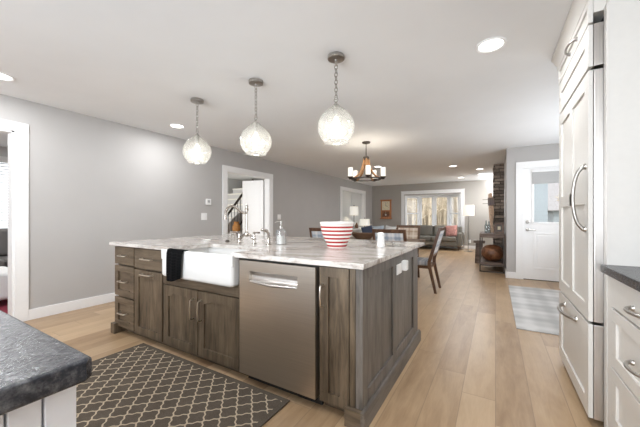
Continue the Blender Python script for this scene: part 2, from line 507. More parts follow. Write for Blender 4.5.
def tag(o, label, cat, group=None, kind=None):
    o['label'] = label; o['category'] = cat
    if group: o['group'] = group
    if kind: o['kind'] = kind
    return o
def thing(name, label, cat, loc=(0, 0, 0), group=None, kind=None):
    o = bpy.data.objects.new(name, None); COL.objects.link(o); o.location = loc
    o.empty_display_size = .1
    return tag(o, label, cat, group, kind)
def struct(o, label, cat): return tag(o, label, cat, kind='structure')
def copy_tree(o, parent=None):
    c = o.copy(); COL.objects.link(c)
    if parent: c.parent = parent
    for ch in list(o.children): copy_tree(ch, c)
    return c
def B(x0, x1, y0, y1, z0, z1, bev=0.0): return MB().box(x0, x1, y0, y1, z0, z1, bev)

# =================================================================== THE SETTING
CH = 2.44
LW = -4.47           # left wall face
FW = 11.85           # far wall face
def outline(z0, z1):
    # footprint without the outdoor corner behind the entry wall
    return [(-7.8, -2.6), (1.75, -2.6), (1.75, 6.72), (0.30, 6.72), (0.30, 11.97), (-7.8, 11.97)]
struct(MB().prism(outline(0, 0), -0.12, 0, 'z').build('floor', M['floor']), 'wide light oak plank floor running away from the kitchen', 'floor')
struct(MB().prism(outline(0, 0), CH, CH+.1, 'z').build('ceiling', M['ceiling']), 'flat white painted ceiling', 'ceiling')

DA = (0.10, 1.064, 2.076)      # opening y0, y1, top: room at the far left
DB = (4.005, 5.255, 2.04)      # hall with the stairs
DC = (9.00, 10.95, 2.075)      # pale panelled opening near the far corner
w = MB(); X0, X1 = LW-.12, LW
ys = [-2.6]
for a, b, t in (DA, DB, DC):
    w.box(X0, X1, ys[-1], a, 0, CH); w.box(X0, X1, a, b, t, CH); ys.append(b)
w.box(X0, X1, ys[-1], FW+.12, 0, CH)
struct(w.build('wall_left', M['wall']), 'long grey wall with doorways on the left', 'wall')
WX0, WX1, WZ0, WZ1 = -3.12, -1.08, 0.62, 2.0
w = MB(); w.box(LW, WX0, FW, FW+.12, 0, CH); w.box(WX1, .18, FW, FW+.12, 0, CH)
w.box(WX0, WX1, FW, FW+.12, 0, WZ0); w.box(WX0, WX1, FW, FW+.12, WZ1, CH)
struct(w.build('wall_far', M['wall_far']), 'taupe far wall of the living room with the bay window', 'wall')
w = MB(); w.box(.18, .30, 6.72, FW+.12, 0, CH)
struct(w.build('wall_living_right', M['wall']), 'short grey wall behind the console shelf and fireplace', 'wall')
w = MB(); w.box(.18, .43, 6.6, 6.72, 0, CH); w.box(1.36, 1.75, 6.6, 6.72, 0, CH); w.box(.43, 1.36, 6.6, 6.72, 2.05, CH)
struct(w.build('wall_entry', M['wall']), 'grey wall around the white entry door', 'wall')
w = MB(); w.box(1.15, 1.75, -2.6, 3.12, 0, CH); w.box(1.75, 1.87, -2.6, 6.72, 0, CH)
struct(w.build('wall_right', M['wall']), 'grey wall behind the refrigerator on the right', 'wall')
w = MB(); w.box(-4.59, 1.75, -2.72, -2.6, 0, .85); w.box(-4.59, 1.75, -2.72, -2.6, 2.15, CH)
w.box(-4.59, -2.7, -2.72, -2.6, .85, 2.15); w.box(.3, 1.75, -2.72, -2.6, .85, 2.15)
struct(w.build('wall_back', M['wall']), 'grey kitchen wall behind the viewer', 'wall')
# rooms beyond the left wall
w = MB(); w.box(-7.92, -7.8, -2.6, .55, 0, CH); w.box(-7.92, -7.8, .55, 2.15, 0, .85); w.box(-7.92, -7.8, .55, 2.15, 2.16, CH); w.box(-7.92, -7.8, 2.15, 2.7, 0, CH)
w.box(-7.8, LW-.12, 2.58, 2.7, 0, CH); w.box(-7.8, LW-.12, -2.6, -2.48, 0, CH)
struct(w.build('wall_side_room', M['wall_light']), 'pale wall of the sitting room beyond the left doorway', 'wall')
w = MB(); w.box(-7.92, -7.8, 2.7, 8.2, 0, CH); w.box(-7.8, LW-.12, 8.08, 8.2, 0, CH)
w.box(-7.8, LW-.12, 2.7, 2.76, 0, CH)
struct(w.build('wall_hall', M['wall_light']), 'pale hall wall behind the staircase', 'wall')
w = MB(); w.box(-5.6, -5.5, 8.2, 11.97, 0, CH)
struct(w.build('wall_closet', M['wall_light']), 'pale wall behind the closet panels', 'wall')

# baseboards
def baseboard(name, segs, label):
    b = MB()
    for x0, x1, y0, y1 in segs: b.box(x0, x1, y0, y1, 0, .118, .004)
    struct(b.build(name, M['trim']), label, 'baseboard')
baseboard('baseboard_left', [(LW, LW+.016, 1.176, 3.888), (LW, LW+.016, 5.372, 8.86), (LW, LW+.016, 11.09, FW)], 'white baseboard along the long left wall')
baseboard('baseboard_far', [(LW+.016, .0, FW-.016, FW)], 'white baseboard under the bay window')
baseboard('baseboard_entry', [(.18, .326, 6.584, 6.6), (.164, .18, 6.584, 7.0)], 'white baseboard at the corner left of the entry door')

# casings of the left wall openings
def casing_x(name, y0, y1, top, wd, label, foot=True):
    c = MB()
    c.box(LW, LW+.02, y0-wd, y0, 0, top, .003); c.box(LW, LW+.02, y1, y1+wd, 0, top, .003)
    c.box(LW, LW+.022, y0-wd-.0, y1+wd+.0, top, top+.098, .003)
    # jamb lining
    c.box(LW-.13, LW+.004, y0, y0+.018, 0, top); c.box(LW-.13, LW+.004, y1-.018, y1, 0, top); c.box(LW-.13, LW+.004, y0, y1, top-.018, top)
    return struct(c.build(name, M['trim']), label, 'door casing')
casing_x('trim_1', *DA[:2], DA[2], .112, 'white casing of the doorway at the far left')
casing_x('trim_2', *DB[:2], DB[2], .114, 'white casing of the hall doorway behind the faucet')
casing_x('trim_3', *DC[:2], DC[2], .135, 'white casing of the closet opening near the far corner')

# closet panels in the third opening
dr = thing('door_3', 'pale closet door panels behind the striped bowl and lamps', 'door', (LW-.08, 9.9, 0), kind='structure')
for y0, y1, xo in ((9.02, 10.0, 0), (9.97, 10.93, -.04)):
    p = MB(); p.box(LW-.10+xo, LW-.065+xo, y0, y1, .01, 2.05, .003)
    p.box(LW-.065+xo, LW-.055+xo, y0, y0+.09, .01, 2.05); p.box(LW-.065+xo, LW-.055+xo, y1-.09, y1, .01, 2.05)
    p.box(LW-.065+xo, LW-.055+xo, y0, y1, 1.95, 2.05); p.box(LW-.065+xo, LW-.055+xo, y0, y1, .01, .15)
    p.build('panel', M['wall_light'], dr)

# open white door in the hall
lf = thing('door_2', 'white two panel door standing open in the hall', 'door', (LW-.15, 5.20, 0), kind='structure')
hx, hy = LW-.14, 5.215
ex, ey = -5.12, 5.075
ang = math.atan2(ey-hy, ex-hx); Lf = math.hypot(ex-hx, ey-hy)
Tm = Matrix.Translation((hx, hy, 0)) @ Matrix.Rotation(ang, 4, 'Z')
d = MB(); d.box(0, Lf, -.02, .02, .012, 1.99, .002, mat=Tm)
for z0, z1 in ((.2, .85), (1.0, 1.87)):
    for s_ in (1, -1):
        d.box(.10, Lf-.10, s_*.02-.004, s_*.02+.004, z0, z0+.012, mat=Tm); d.box(.10, Lf-.10, s_*.02-.004, s_*.02+.004, z1-.012, z1, mat=Tm)
        d.box(.10, .112, s_*.02-.004, s_*.02+.004, z0, z1, mat=Tm); d.box(Lf-.112, Lf-.10, s_*.02-.004, s_*.02+.004, z0, z1, mat=Tm)
d.build('leaf', M['trim'], lf)
k = MB()
for s_ in (1, -1):
    k.lathe([(0, 0), (.026, 0), (.026, .008), (.011, .012), (.011, .04), (.027, .05), (.027, .07), (0, .078)], (0, 0, 0), 16, axis='y')
k.bm.verts.ensure_lookup_table()
for v in k.bm.verts: v.co = Tm @ (Vector((v.co.x, -v.co.y, v.co.z)) + Vector((Lf-.07, -.02, .95)))
k.build('handle', M['nickel'], lf)

# entry door
en = thing('door_1', 'white entry door with half glass and grey shade', 'door', (.90, 6.6, 0), kind='structure')
DXL, DXR = .445, 1.345
d = MB(); Y0, Y1 = 6.615, 6.66
gx0, gx1, gz0, gz1 = .59, 1.20, 1.04, 1.96
d.box(DXL, gx0, Y0, Y1, .012, 2.035); d.box(gx1, DXR, Y0, Y1, .012, 2.035)
d.box(gx0, gx1, Y0, Y1, .012, gz0); d.box(gx0, gx1, Y0, Y1, gz1, 2.035)
def framebox(m, x0, x1, z0, z1, y0, y1, wd):
    m.box(x0, x1, y0, y1, z0, z0+wd, .003); m.box(x0, x1, y0, y1, z1-wd, z1, .003)
    m.box(x0, x0+wd, y0, y1, z0+wd, z1-wd, .003); m.box(x1-wd, x1, y0, y1, z0+wd, z1-wd, .003)
framebox(d, .60, 1.19, .20, .86, Y0-.010, Y0+.004, .028)
d.box(.65, 1.14, Y0-.007, Y0+.004, .25, .81, .004)
d.build('leaf', M['trim'], en)
d = MB(); framebox(d, gx0-.02, gx1+.02, gz0-.02, gz1+.02, Y0-.014, Y1+.01, .035); d.build('glazing_frame', M['trim'], en)
B(gx0, gx1, 6.636, 6.640, gz0, gz1).build('pane', M['clear'], en)
d = B(.575, 1.215, 6.585, 6.603, 1.745, 1.955, .002); d.build('roller_shade', M['shade_grey'], en)['label'] = 'grey roller shade'
d = MB(); d.box(.57, 1.22, 6.572, 6.606, 1.955, 1.995, .006); d.build('shade_cassette', M['trim'], en)
h = MB(); h.lathe([(0, 0), (.03, 0), (.03, -.012), (.012, -.016), (.012, -.05), (0, -.05)], (.505, 6.615, .915), 18, axis='y')
h.tube([(.505, 6.572, .915), (.56, 6.570, .915), (.625, 6.572, .908)], [.011, .010, .008], 8); h.build('lever_handle', M['pewter'], en)
h = MB(); h.lathe([(0, 0), (.03, 0), (.03, -.014), (.016, -.018), (.016, -.03), (0, -.03)], (.505, 6.615, 1.055), 18, axis='y'); h.build('deadbolt', M['pewter'], en)
B(DXL, DXR, 6.612, 6.66, 0, .012).build('threshold', M['iron'], en)
c = MB(); c.box(.326, .437, 6.58, 6.6, 0, 2.05, .003); c.box(1.355, 1.466, 6.58, 6.6, 0, 2.05, .003); c.box(.326, 1.466, 6.578, 6.6, 2.05, 2.16, .003)
c.box(.43, .443, 6.588, 6.72, 0, 2.05); c.box(1.347, 1.36, 6.588, 6.72, 0, 2.05); c.box(.43, 1.36, 6.588, 6.72, 2.037, 2.05)
struct(c.build('trim_4', M['trim']), 'white casing around the entry door', 'door casing')

# bay window
wi = thing('window_1', 'white bay window of four panes behind the dark sofa', 'window', ((WX0+WX1)/2, FW, WZ0), kind='structure')
c = MB(); framebox(c, WX0-.12, WX1+.12, WZ0-.11, WZ1+.15, FW-.024, FW, .115); c.box(WX0-.14, WX1+.14, FW-.03, FW, WZ1+.15, WZ1+.165, .002)
c.build('casing', M['trim'], wi)
BYD = .62
pl_ = [(WX0, FW+.02), (WX0+.46, FW+BYD), (WX1-.46, FW+BYD), (WX1, FW+.02)]
MB().prism(pl_, WZ0-.06, WZ0, 'z').build('sill', M['trim'], wi)
MB().prism([(WX0-.1, FW+.12), (WX0+.42, FW+BYD+.08), (WX1-.42, FW+BYD+.08), (WX1+.1, FW+.12)], WZ1, WZ1+.06, 'z').build('head', M['trim'], wi)
def sash(p, q, z0, z1, wd, mid=None):
    L = (Vector(q)-Vector(p)).length; a = math.atan2(q[1]-p[1], q[0]-p[0])
    T = Matrix.Translation((p[0], p[1], 0)) @ Matrix.Rotation(a, 4, 'Z')
    f = MB()
    for x0, x1, zz0, zz1 in ((0, wd, z0, z1), (L-wd, L, z0, z1), (wd, L-wd, z0, z0+wd), (wd, L-wd, z1-wd, z1)): f.box(x0, x1, -.04, .03, zz0, zz1, .003, mat=T)
    if mid: f.box(wd, L-wd, -.035, .02, mid-.025, mid+.025, .003, mat=T)
    o = f.build('window_frame', M['trim'], wi)
    MB().box(wd, L-wd, -.004, .0, z0+wd, z1-wd, mat=T).build('pane', M['clear'], o)
xm = (WX0+WX1)/2
sash(pl_[0], pl_[1], WZ0, WZ1, .10, 1.28)
sash(pl_[1], (xm, FW+BYD), WZ0, WZ1, .085); sash((xm, FW+BYD), pl_[2], WZ0, WZ1, .085)
sash(pl_[2], pl_[3], WZ0, WZ1, .10, 1.28)

# unseen window frames added around the fill lights
def fill_frame(name, axis, at, a0, a1, z0, z1, sgn, label):
    f = MB(); d0, d1 = sorted((at, at+sgn*.03)); wd = .09
    for p, q, zz0, zz1 in ((a0-wd, a0, z0-wd, z1+wd), (a1, a1+wd, z0-wd, z1+wd), (a0, a1, z1, z1+wd), (a0, a1, z0-wd, z0)):
        if axis == 'x': f.box(d0, d1, p, q, zz0, zz1, .003)
        else: f.box(p, q, d0, d1, zz0, zz1, .003)
    struct(f.build(name, M['trim']), label, 'window')
fill_frame('fill_window_3', 'y', -2.6, -2.70, .30, .85, 2.15, 1, 'added unseen white window frame around the fill light behind the viewer')
fill_frame('fill_window_4', 'x', .18, 10.55, 11.65, .8, 2.1, -1, 'added white window frame around a fill light beyond the stone fireplace')
fill_frame('fill_window_5', 'x', 1.75, 3.8, 6.0, .85, 2.15, -1, 'added white window frame around the entry fill light behind the refrigerator')

# sitting room window with blinds
wi = thing('window_2', 'white window with horizontal blinds in the side room', 'window', (-7.8, 1.35, .85), kind='structure')
c = MB(); Xw = -7.8
for y0, y1, z0, z1 in ((.45, .55, .75, 2.26), (2.15, 2.25, .75, 2.26), (.55, 2.15, 2.16, 2.26), (.55, 2.15, .75, .85), (1.31, 1.39, .85, 2.16)): c.box(Xw, Xw+.03, y0, y1, z0, z1, .003)
c.build('window_frame', M['trim'], wi)
B(Xw-.07, Xw-.066, .55, 2.15, .85, 2.16).build('pane', M['clear'], wi)
c = MB()
T = Matrix.Rotation(math.radians(38), 4, 'Y')
for i in range(26):
    z = .88 + i*.05
    c.box(-.022, .022, .57, 2.13, -.001, .001, mat=Matrix.Translation((Xw-.02, 0, z)) @ T)
c.build('blind_slats', M['trim'], wi)

# ---------------------------------------------------- stacked stone fireplace
fp = thing('fireplace', 'tall dark stacked stone fireplace column beside the entry wall', 'fireplace', (.07, 9.3, 0), kind='structure')
f = MB(); f.box(-.03, .18, 8.42, 10.4, 0, CH)
rr = random.Random(3)
z = 0.02
while z < 2.42:
    hgt = rr.uniform(.05, .1)
    hgt = min(hgt, 2.44-z)
    x = -.03
    while x < .17:
        wl = rr.uniform(.07, .18); x1 = min(x+wl, .18)
        f.box(x, x1-.004, 8.42-rr.uniform(.005, .03), 8.44, z, z+hgt-.006, .004); x = x1
    y = 8.42
    while y < 10.35:
        wl = rr.uniform(.14, .36); y1 = min(y+wl, 10.4)
        f.box(-.03-rr.uniform(.005, .03), -.01, y, y1-.004, z, z+hgt-.006, .004); y = y1
    z += hgt
f.build('stone_face', M['stone'], fp)

# ---------------------------------------------------- downlights
can0 = None
cans = [(-.03, 2.567, 'round recessed downlight nearest the refrigerator'),
        (-3.89, 2.58, 'round recessed downlight above the left end of the island by the grey wall'),
        (-3.90, .83, 'round recessed downlight at the left edge above the doorway'),
        (-.93, 8.19, 'nearest recessed downlight of the living room cluster'),
        (-.36, 9.07, 'recessed downlight of the living room cluster beside the stone column'),
        (-.97, 10.7, 'farthest and faintest recessed downlight above the bay window'),
        (-.375, 10.15, 'recessed downlight between the stone column and bay window'),
        (-.03, .3, 'added recessed downlight over the kitchen aisle'), (-2.0, .6, 'added recessed downlight over the kitchen rug'),  # downlights from here down are extras added to brighten the rooms
        (-2.6, 7.3, 'added recessed downlight over the living room sofa'), (.9, 4.9, 'added recessed downlight over the entry mat')]
for x, y, lab in cans:
    if can0 is None:
        r = thing('downlight', lab, 'ceiling light', (x, y, CH), 'recessed downlights')
        t = MB(); t.lathe([(.078, 0), (.105, 0), (.105, -.006), (.098, -.010), (.084, -.006), (.078, 0)], (x, y, CH), 32); t.build('trim_ring', M['trim'], r)
        t = MB(); t.lathe([(0, -.003), (.08, -.003)], (x, y, CH), 32); t.build('lens', M['lens'], r)
        light('downlight_lamp', 'AREA', (0, 0, -.015), 9, (.97, .985, 1), (0, 0, 0), .14, parent=r)
        can0 = r
    else:
        c = copy_tree(can0); c.location = (x, y, CH); tag(c, lab, 'ceiling light', 'recessed downlights')

# =================================================================== KITCHEN ISLAND
FY = 1.50                      # face of the doors
def shaker_y(m, x0, x1, z0, z1, y=FY, t=.02, st=.065, rc=.015):
    """shaker front facing -y"""
    m.box(x0, x1, y, y+t, z0, z0+st, .002); m.box(x0, x1, y, y+t, z1-st, z1, .002)
    m.box(x0, x0+st, y, y+t, z0+st, z1-st, .002); m.box(x1-st, x1, y, y+t, z0+st, z1-st, .002)
    m.box(x0+st-.003, x1-st+.003, y+rc, y+t, z0+st-.003, z1-st+.003)
def pull_y(cx, cz, L, vert, parent, y=FY, mat=None):
    p = MB(); a = L/2; off = .034
    pts = []
    for u, o in ((-a, 0), (-a, off*.7), (-a+.008, off), (0, off+.004), (a-.008, off), (a, off*.7), (a, 0)):
        pts.append((cx, y-o, cz+u) if vert else (cx+u, y-o, cz))
    p.tube(pts, [.0075, .006, .0058, .0058, .0058, .006, .0075], 10)
    return p.build('handle', mat or M['nickel'], parent)
def carcass(x0, x1, z0=.1, z1=.866, y0=FY+.034, y1=2.12, name='carcass', parent=None):
    return B(x0, x1, y0, y1, z0, z1).build(name, M['oak_v'], parent)
def toe(x0, x1, parent, y=1.575): return B(x0, x1, y, y+.018, 0, .1).build('toe_kick', M['oak_h'], parent)

# left drawer stack
cb = thing('drawer_cabinet', 'brown wood stack of three drawers at the left end of the island', 'cabinet', (-3.1, 1.8, 0), 'island cabinets')
carcass(-3.278, -2.917, parent=cb); toe(-3.2, -2.917, cb)
for z0, z1, sh in ((.688, .856, 0), (.375, .672, 1), (.072, .36, 1)):
    m = MB()
    if sh: shaker_y(m, -3.275, -2.927, z0, z1, st=.06)
    else: m.box(-3.275, -2.927, FY, FY+.02, z0, z1, .003)
    dd = m.build('drawer_front', M['oak_h'], cb); pull_y(-3.10, (z0+z1)/2, .125, False, dd)
m = MB(); m.box(-3.29, -3.215, 1.468, 1.60, 0, .1, .004); m.build('foot', M['oak_v'], cb)
# pull-out cabinet
cb = thing('pull_out_cabinet', 'brown wood cabinet with one drawer over a pull-out door left of the sink', 'cabinet', (-2.7, 1.8, 0), 'island cabinets')
carcass(-2.915, -2.462, parent=cb); toe(-2.915, -2.462, cb)
m = MB(); m.box(-2.912, -2.475, FY, FY+.02, .676, .856, .003); dd = m.build('drawer_front', M['oak_h'], cb); pull_y(-2.69, .768, .16, False, dd)
m = MB(); shaker_y(m, -2.912, -2.475, .068, .66); dd = m.build('door', M['oak_v'], cb); pull_y(-2.69, .628, .16, False, dd)
# sink base
cb = thing('sink_cabinet', 'brown wood two door cabinet under the white farmhouse sink', 'cabinet', (-2.0, 1.8, 0), 'island cabinets')
m = MB(); m.box(-2.46, -2.44, FY+.021, 2.12, .1, .866); m.box(-1.56, -1.54, FY+.021, 2.12, .1, .866); m.box(-2.44, -1.56, FY+.021, 2.12, .1, .12); m.box(-2.44, -1.56, 2.1, 2.12, .12, .866)
m.box(-2.44, -1.56, FY+.021, 1.56, .54, .63); m.build('carcass', M['oak_v'], cb); toe(-2.46, -1.54, cb)
m = MB(); m.box(-2.455, -2.40, FY, FY+.02, .582, .86, .002); m.box(-1.588, -1.548, FY, FY+.02, .582, .86, .002); m.box(-2.40, -1.588, FY, FY+.02, .582, .648, .002)
m.build('apron_rail', M['oak_h'], cb)
def arched_door(x0, x1, z0, z1):
    m = MB(); st = .07; y = FY; t = .02
    m.box(x0, x1, y, y+t, z0, z0+st, .002)
    m.box(x0, x0+st, y, y+t, z0+st, z1, .002); m.box(x1-st, x1, y, y+t, z0+st, z1, .002)
    a, b = x0+st, x1-st
    m.prism([(a, z1), (a, z1-st-.022), (a+.03, z1-st-.018), (a+.075, z1-st+.004), (b-.075, z1-st+.004), (b-.03, z1-st-.018), (b, z1-st-.022), (b, z1)], y, y+t, 'y')
    m.box(a-.003, b+.003, y+.012, y+t, z0+st-.003, z1-st+.006)
    return m
dd = arched_door(-2.452, -2.003, .068, .572).build('door', M['oak_v'], cb); pull_y(-2.045, .425, .155, True, dd)
dd = arched_door(-1.995, -1.552, .068, .572).build('door', M['oak_v'], cb); pull_y(-1.953, .425, .155, True, dd)
# dishwasher
dw = thing('dishwasher', 'stainless steel dishwasher with recessed pocket handle', 'dishwasher', (-1.215, 1.8, 0))
B(-1.525, -.905, 1.53, 2.1, .1, .86).build('tub', M['black'], dw)
m = MB(); x0, x1, y0, y1 = -1.522, -.908, 1.476, 1.528
hx0, hx1, hz0, hz1 = -1.43, -1.035, .715, .785
m.box(x0, x1, y0, y1, .078, hz0); m.box(x0, x1, y0, y1, hz1, .852); m.box(x0, hx0, y0, y1, hz0, hz1); m.box(hx1, x1, y0, y1, hz0, hz1)
m.build('door', M['steel'], dw)
m = MB(); g = []
for i in range(9):
    a = i/8; row = []
    zz = hz1 - (hz1-hz0)*a; yy = y0 + .002 + .034*math.sin(PI*min(1, a*1.0))**.8*(1-.25*a)
    for j in range(13):
        u = j/12; row.append((hx0 + (hx1-hx0)*u, yy*1.0 + (0), zz))
    g.append(row)
m.quads(g); m.build('pocket_handle', M['steel_v'], dw)
m = MB(); m.tube([(hx0+.005, y0-.002, hz0-.012+.012), (-1.33, y0-.012, hz0+.0), (-1.23, y0-.016, hz0-.004), (-1.13, y0-.012, hz0+.0), (hx1-.005, y0-.002, hz0)], [.004, .009, .011, .009, .004], 10)
m.build('handle_lip', M['steel_v'], dw)
B(-1.52, -.91, 1.56, 1.58, 0, .098).build('toe_kick', M['black'], dw)
# narrow cabinet
cb = thing('narrow_cabinet', 'narrow brown wood door cabinet right of the dishwasher', 'cabinet', (-.78, 1.8, 0), 'island cabinets')
carcass(-.899, -.662, parent=cb); toe(-.899, -.70, cb)
m = MB(); shaker_y(m, -.893, -.703, .068, .858, st=.058); dd = m.build('door', M['oak_v'], cb); pull_y(-.868, .69, .125, True, dd)
B(-.70, -.664, FY+.004, FY+.021, .09, .866, .002).build('corner_stile', M['oak_v'], cb)
# end panel, facing +x
ep = thing('end_panel', 'grey brown panelled right end of the island with plinth board', 'island panel', (-.62, 2.1, 0))
m = MB(); xa, xb = -.660, -.620
m.box(xa, xb-.012, FY, 2.82, .0, .866)
def stile(y0, y1): m.box(xb-.012, xb, y0, y1, .09, .866, .0015)
stile(FY, 1.575); stile(2.06, 2.13); stile(2.655, 2.82)
for a, b in ((1.575, 2.06), (2.13, 2.655)):
    m.box(xb-.012, xb, a, b, .09, .175, .0015); m.box(xb-.012, xb, a, b, .80, .866, .0015)
m.build('panel', M['oak_side'], ep)
m = MB(); m.prism([(-.62, 0), (-.597, 0), (-.597, .082), (-.606, .098), (-.62, .10)], 1.468, 2.85, 'y'); m.build('plinth', M['oak_trim'], ep)
m = MB(); m.prism([(-.715, 0), (-.6205, 0), (-.6205, .098), (-.715, .098)], 1.469, 1.499, 'y'); m.build('plinth_return', M['oak_h'], ep)
# back and left panels
tag(B(-3.278, -.662, 2.80, 2.82, 0, .866).build('back_panel', M['oak_side']), 'brown wood seating side panel at the back of the island', 'island panel')
tag(B(-3.298, -3.279, 1.606, 2.82, .02, .866).build('island_end_board', M['oak_side']), 'brown wood left end panel of the island', 'island panel')

# worktop with the sink cut-out
SX0, SX1, SYB = -2.30, -1.585, 1.865
m = MB()
def edge_pts():
    p = [(-3.305, 1.462), (-3.305, 3.03), (-.60, 3.03), (-.60, 1.462), (SX1, 1.462), (SX1, SYB), (SX0, SYB), (SX0, 1.462)]
    return p
m.prism(edge_pts(), .868, .90, 'z')
es = [e for e in m.bm.edges if abs(e.verts[0].co.z-e.verts[1].co.z) < 1e-6]
bmesh.ops.bevel(m.bm, geom=es, offset=.005, segments=2, profile=.5, affect='EDGES')
tag(m.build('worktop', M['quartz']), 'pale grey veined stone worktop on the island', 'worktop')

# farmhouse sink
sk = MB(); sx0, sx1, sy0, sy1, sz0, sz1, th = -2.385, -1.555, 1.435, 1.915, .655, .8655, .028
def rrect(x0, x1, y0, y1, r, n=5):
    pts = []
    for cx, cy, a0 in ((x1-r, y1-r, 0), (x0+r, y1-r, PI/2), (x0+r, y0+r, PI), (x1-r, y0+r, 1.5*PI)):
        for i in range(n+1): a = a0 + PI/2*i/n; pts.append((cx+r*math.cos(a), cy+r*math.sin(a)))
    return pts
rings = []
fx0, fx1 = -2.385, -1.552
for ins, zz in ((.03, sz0), (.012, sz0+.006), (.003, sz0+.016), (0, sz0+.03), (0, .862), (.006, .872)):
    rings.append([(x, y, zz) for x, y in rrect(fx0+ins, fx1-ins, sy0+ins, sy1-ins, .03)])
# front apron stands in front of the worktop line and rises above it
for ins, zz in ((.022, .872), (.028, .866), (.032, .84), (.036, .70), (.06, .682)):
    rings.append([(x, y, zz) for x, y in rrect(fx0+ins+.01, fx1-ins-.01, sy0+ins, sy1-ins, .03)])
vr = [[sk.bm.verts.new(p) for p in r] for r in rings]
for a, b in zip(vr, vr[1:]):
    n = len(a)
    for k in range(n): sk.bm.faces.new((a[k], a[(k+1) % n], b[(k+1) % n], b[k]))
sk.bm.faces.new(list(reversed(vr[0]))); sk.bm.faces.new(vr[-1])
for v in sk.bm.verts:
    if v.co.z > .85 and v.co.z > .855 and v.co.y > 1.462: v.co.z = min(v.co.z, .866)
for f in sk.bm.faces: f.smooth = True
rt = thing('farmhouse_sink', 'white farmhouse sink with deep apron front', 'sink', (-1.97, 1.6, .66))
sk.build('basin', M['porcelain'], rt)
rim = MB(); rim.box(SX0-.085, SX1+.033, 1.436, 1.4605, .80, .884, .010, 3); rim.build('apron_rim', M['porcelain'], rt)
dn = MB(); dn.lathe([(0, 0), (.04, 0), (.045, .003), (.03, .002), (0, .001)], (-1.95, 1.68, .684), 20); dn.build('drain', M['nickel'], rt)

# towel over the apron
tw = MB(); g = []
path = [(1.50, .80), (1.488, .84), (1.475, .875), (1.462, .891), (1.446, .895), (1.430, .888), (1.422, .86), (1.420, .80), (1.420, .74), (1.421, .69), (1.423, .648)]
for i, (y, z) in enumerate(path):
    row = []
    for j in range(17):
        u = j/16; t = i/10
        x = -2.293 + .215*u + (.02*(1-t)) - .012*t*math.sin(u*3)
        if t > .55: x = x*1 + (u-.5)*-.03*(t-.5)
        yy = y - (.010*abs(math.sin(u*9.5)))*min(1, max(0, t-.4)*2.5) - .006*t*u
        zz = z - (.02*math.sin(u*PI+.3) if t > .85 else 0) + .02*u*(t > .85)
        row.append((x, yy, zz))
    g.append(row)
tw.quads(g)
r_ = bmesh.ops.solidify(tw.bm, geom=tw.bm.faces[:], thickness=.006)
tag(tw.build('dish_towel', M['towel']), 'black checked towel draped over the front of the sink', 'towel')

# bridge faucet
fc = thing('bridge_faucet', 'polished bridge faucet with arched spout behind the sink', 'faucet', (-2.0, 2.03, .90))
FYc = 2.03
m = MB()
m.cyl((-2.095, FYc, .90), .024, .012, 20, bev=.003); m.cyl((-1.905, FYc, .90), .024, .012, 20, bev=.003)
for sx in (-2.095, -1.905):
    m.tube([(sx, FYc, .905), (sx, FYc, .935)], [.014, .012], 12)
    m.tube([(sx, FYc, .935), (sx + (.045 if sx < -2 else -.045), FYc, .972), (-2.0, FYc, .998)], .011, 12)
m.lathe([(.013, 0), (.020, .01), (.020, .03), (.013, .045), (.011, .06), (.011, .235), (.017, .24), (.017, .26), (.012, .268), (.014, .285), (.006, .30), (0, .305)], (-2.0, FYc, .965), 16)
m.build('body', M['faucet'], fc)
m = MB()
m.tube([(-2.0, FYc, 1.185), (-2.0, FYc-.05, 1.187), (-2.0, FYc-.085, 1.20), (-2.0, FYc-.12, 1.226), (-2.0, FYc-.155, 1.243), (-2.003, FYc-.19, 1.243), (-2.008, FYc-.22, 1.226), (-2.012, FYc-.237, 1.195), (-2.014, FYc-.242, 1.15), (-2.014, FYc-.242, 1.128)], [.012, .011, .011, .011, .011, .011, .011, .011, .012, .014], 12)
m.build('spout', M['faucet'], fc)
for sx, sg in ((-2.095, -1), (-1.905, 1)):
    m = MB(); m.lathe([(.013, 0), (.017, .008), (.013, .03), (.010, .05), (.013, .062), (.008, .07), (0, .072)], (sx, FYc, .94), 14)
    m.tube([(sx-.012*sg, FYc, 1.003), (sx+.03*sg, FYc-.012, 1.006), (sx+.088*sg, FYc-.03, 1.008)], [.007, .006, .008], 10)
    m.build('lever', M['faucet'], fc)
sp = thing('side_sprayer', 'polished side sprayer standing right of the faucet', 'faucet', (-1.735, 2.03, .90))
m = MB(); m.lathe([(.026, 0), (.026, .006), (.015, .014), (.013, .05), (.017, .055), (.012, .07), (0, .075)], (-1.735, 2.03, .90), 16, cap0=True); m.build('holder', M['faucet'], sp)
m = MB(); m.tube([(-1.735, 2.03, .97), (-1.735, 2.03, 1.00), (-1.745, 2.02, 1.025), (-1.765, 2.0, 1.032)], [.010, .012, .014, .012], 12)
m.lathe([(0, -.012), (.020, -.010), (.024, 0), (.018, .012), (0, .014)], (-1.77, 2.0, 1.033), 14); m.build('spray_head', M['faucet'], sp)
tag(MB().lathe([(0, 0), (.020, 0), (.022, .006), (.017, .018), (.013, .022), (0, .024)], (-2.29, 2.06, .90), 16).build('air_switch', M['iron']), 'small dark disposal button left of the faucet on the worktop', 'button')
sd = thing('soap_dispenser', 'clear glass soap bottle with metal pump beside the sprayer', 'soap bottle', (-1.665, 2.12, .90))
m = MB(); m.lathe([(0, 0), (.042, 0), (.048, .006), (.048, .115), (.044, .128), (.018, .138), (.018, .15)], (-1.665, 2.12, .90), 24); m.build('bottle', glass('soap_bottle_glass', (.98, .98, .98), .12, .12), sd)
m = MB(); m.lathe([(0, 0), (.037, 0), (.037, .07), (0, .07)], (-1.665, 2.12, .906), 20); m.build('soap', plain('pale_soap', (.80, .80, .76), .3), sd)
m = MB(); m.lathe([(.020, .146), (.020, .165), (.007, .17), (.006, .20), (.012, .202), (.012, .212), (0, .214)], (-1.665, 2.12, .90), 16)
